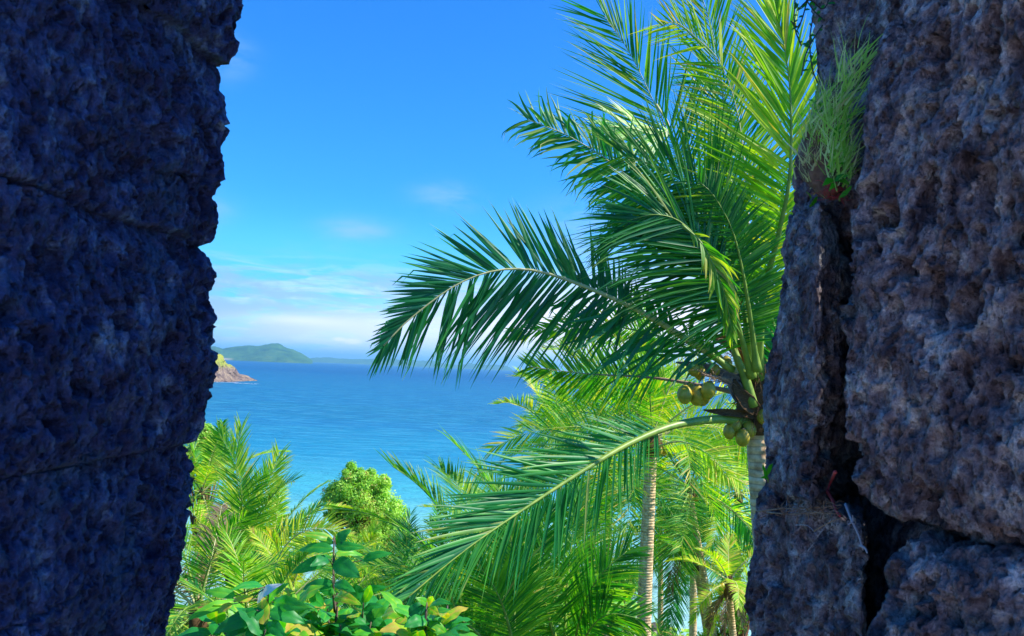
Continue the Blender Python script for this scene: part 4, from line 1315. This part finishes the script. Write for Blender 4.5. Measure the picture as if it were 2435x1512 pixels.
def leafy_tree(label, lobes, base_px, d, seed, n=16000, leaf=0.16, name='leafy_tree', bark='bark_red', gaps=0.42):
    """lobes: (px, py, dd, rx, ry) in photo units"""
    rng = random.Random(seed)
    c0 = at(base_px[0], base_px[1], d)
    bs = Vector((c0.x, c0.y, tz(c0.x, c0.y) - 0.2))
    T = thing(name, label, 'tree', bs)
    k = d / FPX
    L = [(at(px, py, d + dd), rx * k, ry * k) for px, py, dd, rx, ry in lobes]
    tot = sum(l[1] * l[2] for l in L)
    mb = MB()
    tw = MB()
    cl = []
    for c, rx, ry in L:
        m_ = int(330 * rx * ry / tot) + 8
        for q in range(m_):
            th = rng.uniform(0, 2 * math.pi)
            z = rng.uniform(-0.8, 1)
            s_ = math.sqrt(max(0, 1 - z * z))
            rr = rng.uniform(0.55, 1.0)
            o = Vector((s_ * math.cos(th) * rx * rr, s_ * math.sin(th) * rx * rr, z * ry * rr))
            cl.append((c + o, rng.uniform(0.22, 0.40) * min(rx, ry), o.normalized()))
    per = n // len(cl)
    for (c, r_, on) in cl:
        tb_ = rng.uniform(0.35, 0.85)
        for q in range(per):
            v = Vector((rng.gauss(0, 1), rng.gauss(0, 1), rng.gauss(0, 1))).normalized() * r_ * rng.uniform(0.5, 1.1)
            nn = (v.normalized() + on * 0.5 + Vector((rng.uniform(-1, 1), rng.uniform(-1, 1), rng.uniform(-0.3, 1.0))) * 0.9).normalized()
            tn = tb_ + rng.uniform(-0.25, 0.25)
            if rng.random() < 0.02:
                tn = 1.0
            leaf_quad(mb, c + v, nn, leaf, rng, max(0, min(0.95 if tn < 1 else 1, tn)))
    mb.build('crown', M['tree_leaf'], T)
    top = L[0][0]
    tw.tube(spline([bs, bs.lerp(top, 0.5) + Vector((0.3, 0, 0)), top], 10)[0], [0.30 - 0.022 * i for i in range(10)], 9)
    for (c, r_, on) in cl[::3]:
        s0 = bs.lerp(top, rng.uniform(0.5, 0.95))
        mid = s0.lerp(c, 0.5) + Vector((0, 0, -0.2))
        tw.tube([s0, mid, c], [0.07, 0.045, 0.015], 5)
    tw.build('trunk', M[bark], T)
    return T


leafy_tree('round green leafy tree standing alone against the sea at centre left',
           [(855, 1185, 0, 74, 58), (842, 1128, 0, 26, 30), (888, 1150, 0, 42, 36), (808, 1182, 0, 42, 38), (908, 1212, 0, 52, 44), (802, 1228, 0, 36, 22), (888, 1262, 0, 68, 34), (936, 1248, 0.5, 38, 34), (845, 1148, 0, 46, 34)],
           (850, 1250), 60, 5, n=52000, leaf=0.17)
leafy_tree('pale green bushy tree peeking out beside the left wall above the palms', [(490, 1060, 0, 36, 40), (470, 1090, 0, 50, 40), (488, 1025, 0, 20, 22), (520, 1080, 0, 26, 24)], (480, 1120), 52, 6, n=9000, leaf=0.16)
leafy_tree('yellowish bush between the round leafy tree and the shrub', [(880, 1300, 0, 60, 26), (950, 1290, 0, 40, 30), (1000, 1330, 0, 50, 30)], (920, 1340), 48, 7, n=9000, leaf=0.15, name='bush')
leafy_tree('small bush of round leaves behind the trunk foot at lower right', [(1740, 1480, 0, 40, 30), (1770, 1440, 0, 30, 30), (1700, 1520, 0, 50, 20)], (1740, 1530), 30, 8, n=3000, leaf=0.12, name='bush')
leafy_tree('dense bush low between the dark palm crown and the pale trunk', [(1420, 1420, 0, 60, 40), (1480, 1380, 0, 40, 30), (1340, 1400, 0, 60, 40)], (1420, 1480), 33, 9, n=7000, leaf=0.16, name='bush')

# undergrowth over the slope
ub = MB()
rng = random.Random(77)
for k in range(30000):
    y = 9 + 92 * rng.random() ** 0.8
    x = y * rng.uniform(-0.46, 0.36)
    nz_ = math.sin(x * 1.1 + 2 * math.sin(y * 0.6)) * math.sin(y * 0.9 + x * 0.3)
    h = max(0.05, 0.6 + 0.7 * nz_)
    p = Vector((x, y, tz(x, y) + h * rng.uniform(0.1, 1.0)))
    if p.z < SEA + 0.8:
        continue
    nn = Vector((rng.uniform(-1, 1), rng.uniform(-1, 1), rng.uniform(0, 1.4))).normalized()
    leaf_quad(ub, p, nn, 0.20 + y * 0.006, rng, min(0.95, max(0, 0.5 + 0.3 * nz_ + rng.uniform(-.3, .3))))
o = ub.build('undergrowth', M['tree_leaf'], None)
tag(o, 'low green undergrowth covering the slope between the palms', 'undergrowth', kind='stuff')

# rocks in the shallow water
def boulder(label, c, r, seed, group='rocks at the water edge'):
    me_v, fs = [], []
    nu, nv = 20, 12
    P = []
    for j in range(nv + 1):
        th = math.pi * j / nv
        for i in range(nu):
            ph = 2 * math.pi * i / nu
            P.append((math.sin(th) * math.cos(ph), math.sin(th) * math.sin(ph), math.cos(th) * 0.7))
    P = np.array(P)
    P = P * (1 + 0.28 * fbm(P + seed, 1.3, 4, seed))[:, None] * r + np.array(c)
    Fq = np.array([(j * nu + i, (j + 1) * nu + i, (j + 1) * nu + (i + 1) % nu, j * nu + (i + 1) % nu) for j in range(nv) for i in range(nu)])
    o = mesh_np('boulder', P, Fq, M['shore_rock'], None)
    return tag(o, label, 'rock', group)


for k, (px, d, r, lab) in enumerate([(1558, 103, 1.3, 'dark rock in shallow water just right of the pale trunk foot'), (1645, 122, 0.8, 'small rock breaking the surf between the leaning trunks'),
                                     (1590, 104, 0.7, 'low rock at the bottom edge of the shallow water')]):
    c = at(px, 1450, d)
    boulder(lab, (c.x, c.y, SEA + 0.15 * r), r, 300 + k)


# ------------------------------------------------------------------ the broad leaved shrub in front
def big_leaf(mb, b, tip, wd, up, rng, tint, fold=0.25, bend=0.15):
    b, tip = Vector(b), Vector(tip)
    A = tip - b
    L = A.length
    A.normalize()
    S = A.cross(up)
    if S.length < 0.1:
        S = A.cross(Vector((1, 0, 0)))
    S.normalize()
    N = S.cross(A).normalized()
    if N.z < 0:
        N = -N
    nu, nv = 14, 8
    vs, fs, ts = [], [], []
    ph = rng.uniform(0, 6)
    for i in range(nu + 1):
        u = i / nu
        ww = wd * 0.5 * (max(0.0, math.sin(math.pi * min(1, u ** 0.8))) ** 0.7 * (1 - 0.25 * u) + 0.01)
        cen = b + A * L * u + N * (L * bend * (math.sin(u * math.pi * 0.8)) - L * bend * 0.9 * u * u)
        for j in range(nv + 1):
            v = (j / nv - 0.5) * 2
            wave = math.sin(u * 15 + ph + v) * 0.05 * wd * abs(v)
            vs.append(cen + S * v * ww + N * (abs(v) * ww * fold - 0.25 * v * v * ww + wave))
            ts.append(min(1, max(0, tint + (0.16 if abs(v) < 0.1 else 0) + (0.07 if math.sin(u * 26 - abs(v) * 5) > 0.75 else 0) + 0.06 * math.sin(u * 5 + ph) + (0.10 if abs(v) > 0.9 else 0))))
    for i in range(nu):
        for j in range(nv):
            a = i * (nv + 1) + j
            fs.append((a, a + 1, a + nv + 2, a + nv + 1))
    mb.add(vs, fs, 0, ts)


def cp(cx, cy, d):
    """position from the enlarged look at the shrub"""
    return at(380 + cx * 0.3586, 970 + cy * 0.3586, d)


def shrub(label, stem_c, leaves, d, seed, whorls=(), group='broad leaved shrubs below the opening', fill=0, fillbox=None):
    rng = random.Random(seed)
    pts = [cp(x, y, d + dd) for x, y, dd in stem_c]
    low = pts[-1]
    g = Vector((low.x, low.y, tz(low.x, low.y) - 0.1))
    T = thing('broad_leaved_shrub', label, 'shrub', g, group)
    sb_ = MB()
    C, _ = spline(pts + [g], 30)
    sb_.tube(C, [0.004 + 0.0012 * i for i in range(30)], 7)
    fol = MB()
    pale = MB()
    for (bx, by, tx, ty, wpx, tint) in leaves:
        db, dt = d + rng.uniform(-0.08, 0.08), d + rng.uniform(-0.18, 0.12)
        b = cp(bx, by, db)
        tp = cp(tx, ty, dt)
        wd = wpx * 0.3586 / FPX * d
        up = (Vector((0, 0, 1)) * rng.uniform(0.3, 0.8) - _f * rng.uniform(0.6, 1.0)).normalized()
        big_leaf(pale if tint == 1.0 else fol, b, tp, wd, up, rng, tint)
        near_p = min(C, key=lambda q: (q - b).length)
        sb_.tube([near_p, (near_p + b) * 0.5 + Vector((0, 0, 0.005)), b], [0.004, 0.003, 0.0025], 5)
    for (wx, wy, wd_d, nl, Lp) in whorls:
        c = cp(wx, wy, d + wd_d)
        near_p = min(C, key=lambda q: (q - (c - Vector((0, 0, 0.25)))).length)
        sb_.tube([near_p, (near_p + c) * 0.5 - Vector((0, 0, 0.03)), c], [0.007, 0.006, 0.004], 6)
        a0 = rng.uniform(0, 6)
        for q in range(nl):
            a = a0 + q * 2.4
            e = rad(rng.uniform(-35, 45))
            ln = Lp * 0.3586 / FPX * d * rng.uniform(0.9, 1.4)
            dr = Vector((math.cos(a) * math.cos(e), math.sin(a) * math.cos(e), math.sin(e)))
            b = c + dr * 0.03 - Vector((0, 0, 0.02 * q))
            tn = rng.choice([0.15, 0.3, 0.45, 0.55, 0.6, 0.75, 0.85, 0.93])
            big_leaf(fol, b, b + dr * ln, ln * rng.uniform(0.42, 0.6), Vector((rng.uniform(-.4, .4), rng.uniform(-.6, .2), 1)).normalized(), rng, tn)
    fol.build('foliage', M['broad'], T)
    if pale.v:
        pale.build('leaf', M['sun_glare_leaf'], T)['label'] = 'leaf with sun glare painted white'
    sb_.build('stem', M['bark'], T)
    return T


shrub('tall leafy shoot of the shrub standing highest at bottom left of centre', [(1155, 850, 0), (1150, 1000, 0), (1150, 1150, 0.02), (1150, 1400, 0.05), (1160, 1600, 0.1)],
      [(1168, 905, 1262, 805, 95, 0.25), (1150, 870, 930, 835, 62, 0.85), (1150, 935, 915, 940, 85, 0.5), (1165, 915, 1355, 925, 70, 0.5), (1150, 900, 1040, 850, 60, 0.6),
       (1140, 990, 868, 1095, 100, 0.35), (1160, 1015, 1325, 1120, 135, 0.2), (1165, 965, 1350, 975, 60, 0.7), (1120, 1000, 1000, 1045, 80, 0.1), (1145, 1160, 940, 1200, 80, 0.25),
       (1160, 1160, 1290, 1215, 80, 0.3), (1150, 1240, 1040, 1160, 80, 0.5), (1160, 1250, 1330, 1300, 90, 0.85), (1340, 1010, 1540, 960, 70, 0.35)], 5.2, 61,
      whorls=[(1060, 1360, 0.15, 9, 200), (1290, 1380, 0.15, 9, 200), (900, 1440, 0.0, 9, 210), (1110, 1330, 0.1, 9, 200), (1200, 1440, 0.0, 10, 220), (1020, 1450, 0.1, 9, 200)])
shrub('leafy shoot with a shining white sunlit leaf near the left wall', [(722, 1180, 0), (722, 1300, 0), (700, 1420, 0.05), (650, 1600, 0.1)],
      [(700, 1190, 475, 1200, 80, 0.45), (645, 1285, 800, 1165, 92, 1.0), (755, 1290, 1000, 1325, 112, 0.5), (490, 1285, 175, 1405, 85, 0.75), (640, 1340, 440, 1440, 90, 0.45), (700, 1345, 350, 1490, 125, 0.3),
       (725, 1345, 965, 1425, 112, 0.3), (600, 1420, 425, 1515, 115, 0.2), (500, 1245, 300, 1215, 80, 0.6), (610, 1265, 480, 1275, 60, 0.97), (720, 1280, 850, 1160, 80, 0.5), (720, 1400, 830, 1520, 110, 0.3),
       (700, 1400, 560, 1540, 110, 0.2), (480, 1300, 380, 1360, 60, 0.93)], 4.9, 62, whorls=[(880, 1350, 0.2, 8, 200), (380, 1420, 0.2, 8, 210), (700, 1470, -0.1, 9, 230), (560, 1420, 0.1, 9, 230), (820, 1440, 0.1, 9, 230), (420, 1480, 0.1, 9, 220)])
shrub('leafy shoot with drooping leaves between the tall shoot and the blue-green leaf', [(1350, 1230, 0), (1345, 1350, 0), (1340, 1480, 0.05), (1330, 1620, 0.1)],
      [(1350, 1330, 1290, 1165, 112, 0.2), (1085, 1310, 985, 1195, 90, 0.5), (1345, 1215, 1500, 1185, 60, 0.3), (1350, 1290, 1400, 1170, 70, 0.7), (1345, 1370, 1500, 1440, 100, 0.3), (1340, 1400, 1180, 1470, 100, 0.2),
       (1345, 1340, 1480, 1310, 70, 0.15)], 5.3, 63, whorls=[(1450, 1380, 0.15, 9, 200), (1240, 1400, 0.1, 9, 200), (1600, 1470, 0.1, 9, 200), (1400, 1420, 0.0, 10, 210), (1500, 1480, 0.1, 9, 200), (1300, 1500, 0.1, 9, 200)])
shrub('leafy shoot with one blue-green leaf at the shrub right end', [(1770, 1290, 0), (1770, 1400, 0), (1760, 1500, 0.05), (1750, 1650, 0.1)],
      [(1650, 1370, 1775, 1300, 105, 0.05), (1765, 1325, 1815, 1250, 80, 0.9), (1780, 1320, 1850, 1370, 70, 0.9), (1780, 1330, 1930, 1290, 80, 0.55), (1760, 1400, 1620, 1450, 100, 0.3), (1780, 1420, 1900, 1500, 90, 0.7), (1770, 1300, 1700, 1260, 60, 0.7)],
      5.0, 64, whorls=[(1740, 1400, 0.15, 9, 180), (1900, 1400, 0.15, 8, 180), (1640, 1420, 0.1, 10, 190), (1840, 1450, 0.1, 9, 190), (1720, 1500, 0.0, 9, 200)])
shrub('low leafy shoot with pale stem right of the blue-green leaf', [(1900, 1440, 0.4), (1895, 1520, 0.4), (1890, 1650, 0.4)],
      [(1900, 1450, 2010, 1400, 80, 0.6), (1900, 1460, 1800, 1420, 80, 0.5)], 5.3, 65, whorls=[(1930, 1480, 0.4, 8, 170)])
# bright green broad leaves behind, left of the straight trunk
shrub('bright green large leaved shoot left of the straight pale trunk', [(3080, 1270, 0), (3070, 1400, 0), (3060, 1560, 0)],
      [(3080, 1260, 3010, 1190, 60, 0.85), (3080, 1270, 3150, 1200, 60, 0.85), (3080, 1290, 2980, 1290, 70, 0.8), (3080, 1300, 3190, 1330, 80, 0.85), (3075, 1350, 2960, 1400, 90, 0.6), (3075, 1370, 3160, 1420, 80, 0.75), (3070, 1420, 2990, 1480, 80, 0.4)], 13, 66)

# ------------------------------------------------------------------ small things growing on the right wall
def wpt(px, py, d):
    return at(px, py, d)


# soil pad behind the grass
def lump(name, pts, radii, mat, seed, label, cat):
    mb = MB()
    rng = random.Random(seed)
    C, _ = spline(pts, 22)
    rr = np.interp(np.linspace(0, 1, 22), np.linspace(0, 1, len(radii)), radii)
    mb.tube(C, [float(x) for x in rr], 26)
    P = np.array([tuple(v) for v in mb.v])
    nz = fbm(P, 40, 4, seed)
    for v_, z in zip(mb.v, nz):
        v_ += Vector((rng.uniform(-1, 1), rng.uniform(-1, 1), rng.uniform(-1, 1))) * 0.002 + Vector((0.3, -1, 0.5)) * float(z) * 0.008
    o = mb.build(name, mat, None)
    return tag(o, label, cat)


lump('earth_clod', [wpt(1985, 250, 1.60), wpt(1965, 310, 1.62), wpt(1955, 370, 1.63), wpt(1965, 430, 1.60), wpt(1985, 462, 1.57)], [0.015, 0.035, 0.042, 0.036, 0.012], M['soil'], 91, 'brown crumbly earth packed under the grass on the right wall', 'earth')
rng = random.Random(19)


def grass_clump(label, roots, n, lenp, seed, tint=(0.2, 0.8), lean=(0.35, 0)):
    rng = random.Random(seed)
    mb = MB()
    cc = wpt(*roots[0])
    T = thing('grass_tuft', label, 'grass tuft', cc, 'tufts of grass on the right wall')
    for k in range(n):
        r_ = roots[rng.randrange(len(roots))]
        p = wpt(r_[0] + rng.gauss(0, 15), r_[1] + rng.gauss(0, 20), r_[2] - 0.03 + rng.gauss(0, 0.012))
        ln = lenp / FPX * r_[2] * rng.uniform(0.25, 1.15)
        d = (_U + _R * rng.gauss(lean[0], 0.5) - _f * rng.uniform(-0.1, 0.4)).normalized()
        S = (d.cross(_f) + _f * rng.uniform(-.5, .5)).normalized()
        w_ = rng.choice([0.0005, 0.0008, 0.0012, 0.0020])
        vs, fs = [], []
        tn = rng.uniform(*tint)
        bd = _R * rng.uniform(-0.25, 0.5) - _U * rng.uniform(0.0, 0.5)
        for q in range(5):
            u = q / 4
            vs += [p + S * w_ * (1 - u * 0.9), p - S * w_ * (1 - u * 0.9)]
            p = p + d * ln / 4
            d = (d + bd * 0.25).normalized()
        for q in range(4):
            fs.append((2 * q, 2 * q + 1, 2 * q + 3, 2 * q + 2))
        mb.add(vs, fs, 0, tn)
    mb.build('blades', M['grass'], T)
    return T


grass_clump('tall pale feathery grass tuft leaning right on the right wall', [(1985, 265, 1.56), (2010, 200, 1.54), (2010, 280, 1.55), (1980, 330, 1.55), (1960, 290, 1.57)], 170, 120, 1, (0.0, 0.95), lean=(0.38, 0))
grass_clump('short grass tuft at the left edge of the right wall under the vine', [(1935, 300, 1.64), (1945, 320, 1.63), (1930, 330, 1.64), (1950, 290, 1.63)], 120, 95, 2, (0.1, 0.95), lean=(0.05, 0))
grass_clump('whitish green grass tuft hanging lowest above the dark hollow', [(1985, 400, 1.54), (2000, 420, 1.54), (1990, 380, 1.54), (2005, 360, 1.54)], 150, 95, 3, (0.0, 0.9), lean=(0.1, 0))
grass_clump('dry straw coloured grass tuft on the earth below the short tuft', [(1930, 400, 1.64), (1945, 420, 1.63), (1925, 380, 1.65), (1950, 390, 1.63)], 170, 60, 4, (0.8, 1.0), lean=(0.1, 0))
grass_clump('thin yellowish grass blades at the top of the feathery tuft', [(2035, 170, 1.5), (2040, 150, 1.5)], 26, 95, 5, (0.4, 0.6), lean=(0.5, 0))


def weed(label, spec, seed, mat='weed', stem=True, cat='plant'):
    rng = random.Random(seed)
    c = wpt(spec[0][0], spec[0][1], spec[0][2])
    T = thing('weed', label, cat, c, 'small weeds rooted in the right wall')
    fo, st_ = MB(), MB()
    for bx, by, d, tx, ty, wpx, tn in spec:
        b, tp = wpt(bx, by, d), wpt(tx, ty, d - 0.015)
        tp = b + (tp - b) * 1.35
        big_leaf(fo, b, tp, 1.4 * wpx / FPX * d, (Vector((0, 0, 0.5)) - _f).normalized(), rng, tn)
        st_.tube([c - _U * 0.006, b], [0.0012, 0.0008], 5)
    fo.build('leaf', M[mat], T)
    st_.build('stem', M['stalk'], T)
    return T


weed('single bright green leaf at the left edge of the grass', [(1935, 262, 1.60, 1952, 268, 12, 0.6), (1937, 250, 1.60, 1927, 240, 8, 0.4), (1938, 240, 1.6, 1948, 250, 9, 0.7)], 1)
weed('green leafy weed in the middle of the grass patch', [(1985, 320, 1.52, 2012, 300, 14, 0.5), (1990, 300, 1.52, 1978, 322, 12, 0.4), (2000, 290, 1.52, 2020, 278, 10, 0.6), (1990, 340, 1.52, 2008, 330, 10, 0.5), (2010, 330, 1.52, 2020, 318, 12, 0.9), (1960, 340, 1.54, 1948, 336, 9, 0.9)], 2)
weed('green leafy weed above the rusty roots', [(1978, 425, 1.50, 1962, 437, 13, 0.4), (1982, 430, 1.50, 2006, 420, 14, 0.5), (1985, 436, 1.50, 1975, 448, 10, 0.6), (1990, 428, 1.50, 2012, 436, 11, 0.6), (1975, 405, 1.5, 1968, 398, 8, 0.5), (1996, 396, 1.5, 2004, 388, 8, 0.4)], 3)
weed('curved green leaf at the foot of the grass beside the big block', [(1996, 470, 1.48, 2018, 448, 9, 0.5), (1994, 472, 1.48, 2006, 462, 7, 0.6)], 4)
weed('pale green seedling on the ledge under the grass', [(1930, 492, 1.66, 1940, 472, 7, 0.6), (1928, 480, 1.66, 1920, 462, 4, 0.7), (1930, 486, 1.66, 1928, 502, 10, 0.9)], 5)
weed('tiny green seedling by the joint at the wall edge', [(1826, 1140, 1.70, 1820, 1118, 8, 0.4), (1824, 1130, 1.70, 1833, 1108, 8, 0.4), (1822, 1124, 1.7, 1816, 1106, 6, 0.5), (1826, 1136, 1.7, 1812, 1136, 6, 0.5)], 6)


def fdep(px, py):
    """distance of the lower far block's face, a finger's width in front of it"""
    if py < 600:
        return 1.53
    if px > 1980 and py < 1190:
        return 1.42
    k = (px - CXP) / FPX
    return 0.8936 / (k + 0.235) - 0.035 - max(0, 1215 - py) * -0.0010


def twigs(label, lines, mat, rad_, seed, name='dry_roots', cat='roots', nrand=0, box=None, group=None):
    rng = random.Random(seed)
    mb = MB()
    for ln in lines:
        C, _ = spline([wpt(q[0], q[1], min(q[2] + 9, fdep(q[0], q[1]))) for q in ln], 12)
        mb.tube(C, [rad_ * (1 - 0.04 * i) for i in range(12)], 6)
    for k in range(nrand):
        x = rng.uniform(box[0], box[1])
        y = rng.uniform(box[2], box[3])
        d = rng.uniform(box[4], box[5])
        d = fdep(x, y) + rng.uniform(-.012, .006)
        a = wpt(x, y, d)
        an = rng.uniform(0, 6.28)
        l_ = rng.uniform(10, 45)
        b = wpt(x + l_ * math.cos(an), y + l_ * 0.5 * math.sin(an), d + rng.uniform(-.01, .01))
        mb.tube([a, (a + b) * 0.5 + Vector((0, 0, rng.uniform(-.006, .008))), b], [rad_ * 0.5, rad_ * 0.45, rad_ * 0.25], 4)
    o = mb.build(name, M[mat], None)
    return tag(o, label, cat, group)


twigs('dry brown rootlets lying along the joint above the lower far block', [[(1800, 1216, 1.5), (1850, 1210, 1.45), (1910, 1208, 1.40), (1960, 1205, 1.36), (2000, 1200, 1.33)], [(1825, 1218, 1.5), (1880, 1222, 1.43), (1940, 1218, 1.38), (1995, 1222, 1.34)],
      [(1895, 1215, 1.42), (1900, 1195, 1.42), (1915, 1172, 1.42)], [(1965, 1205, 1.36), (1963, 1185, 1.36), (1956, 1172, 1.36)], [(1935, 1262, 1.36), (1975, 1240, 1.33), (2000, 1232, 1.31)]],
      'twig', 0.0016, 3, nrand=70, box=(1820, 2000, 1195, 1228, 1.34, 1.46))
twigs('red plant stem bent in the gap beside the big block', [[(1985, 1122, 1.36), (1975, 1145, 1.36), (1966, 1166, 1.36)], [(1966, 1166, 1.36), (1980, 1192, 1.35), (1988, 1215, 1.33), (1998, 1228, 1.31)]], 'stem_red', 0.0032, 4, name='red_stem', cat='stem')
twigs('pale knobbly twig hanging over the lower far block', [[(2010, 1198, 1.25), (2024, 1235, 1.23), (2040, 1270, 1.21), (2052, 1308, 1.19)], [(2044, 1296, 1.20), (2056, 1303, 1.19), (2062, 1315, 1.19)]], 'twig_pale', 0.0026, 5, name='twig', cat='twig', nrand=4, box=(2022, 2034, 1235, 1250, 1.21, 1.23))
twigs('thin white rootlets draped on the lower far block', [[(1890, 1248, 1.42), (1920, 1250, 1.38), (1945, 1275, 1.33)], [(1975, 1235, 1.34), (1955, 1260, 1.33), (1940, 1280, 1.32)], [(1870, 1190, 1.45), (1868, 1240, 1.45)], [(1920, 1310, 1.34), (1935, 1290, 1.33)]], 'twig_pale', 0.0008, 6, name='rootlets', cat='roots')
twigs('rusty red roots matted under the grass above the dark hollow', [[(1965, 440, 1.51), (1985, 455, 1.50), (2005, 450, 1.5)]], 'stem_red', 0.001, 7, nrand=70, box=(1960, 2005, 436, 470, 1.49, 1.54), name='rusty_roots')
tw_ = MB()
rng = random.Random(23)
T = thing('creeper', 'thin dark creeper hanging in front of the sky left of the right wall top', 'vine', wpt(1955, 20, 1.7))
lf = MB()
for ln in ([(1985, -60, 1.74), (1960, 20, 1.72), (1925, 0, 1.7), (1895, 25, 1.68)], [(1960, 50, 1.72), (1930, 20, 1.70), (1900, -30, 1.68)], [(1955, 60, 1.72), (1935, 90, 1.70), (1915, 130, 1.68), (1905, 180, 1.68)],
           [(1925, -20, 1.7), (1900, 60, 1.69), (1880, 50, 1.68)], [(1945, 200, 1.7), (1930, 160, 1.69), (1925, 90, 1.69), (1935, 30, 1.7)], [(1890, -10, 1.7), (1888, 60, 1.69), (1905, 110, 1.69)]):
    C, _ = spline([wpt(*q) for q in ln], 16)
    tw_.tube(C, 0.0014, 5)
    for q in range(2, 16, 2):
        b = C[q]
        dv = Vector((rng.uniform(-1, 1), rng.uniform(-.6, .6), rng.uniform(-1, 1))).normalized()
        big_leaf(lf, b, b + dv * rng.uniform(0.008, 0.02), rng.uniform(0.004, 0.009), Vector((0, -1, 0.3)), rng, rng.uniform(0, 0.3))
tw_.build('stem', M['vine'], T)
lf.build('leaves', M['broad'], T)

# ------------------------------------------------------------------ sea air
hz = MB()
boxm(hz, -43000, 43000, -3000, 43000, -45, 330)
m, t = material('haze_air')
pv = t.n('ShaderNodeVolumePrincipled')
pv.inputs['Color'].default_value = (0.30, 0.72, 1.0, 1)
pv.inputs['Density'].default_value = 0.000065
pv.inputs['Anisotropy'].default_value = 0.2
mo = t.n('ShaderNodeOutputMaterial')
t.t.links.new(pv.outputs[0], mo.inputs['Volume'])
tag(hz.build('haze', m, None, False), 'thin blue haze over the sea', 'haze', kind='stuff')
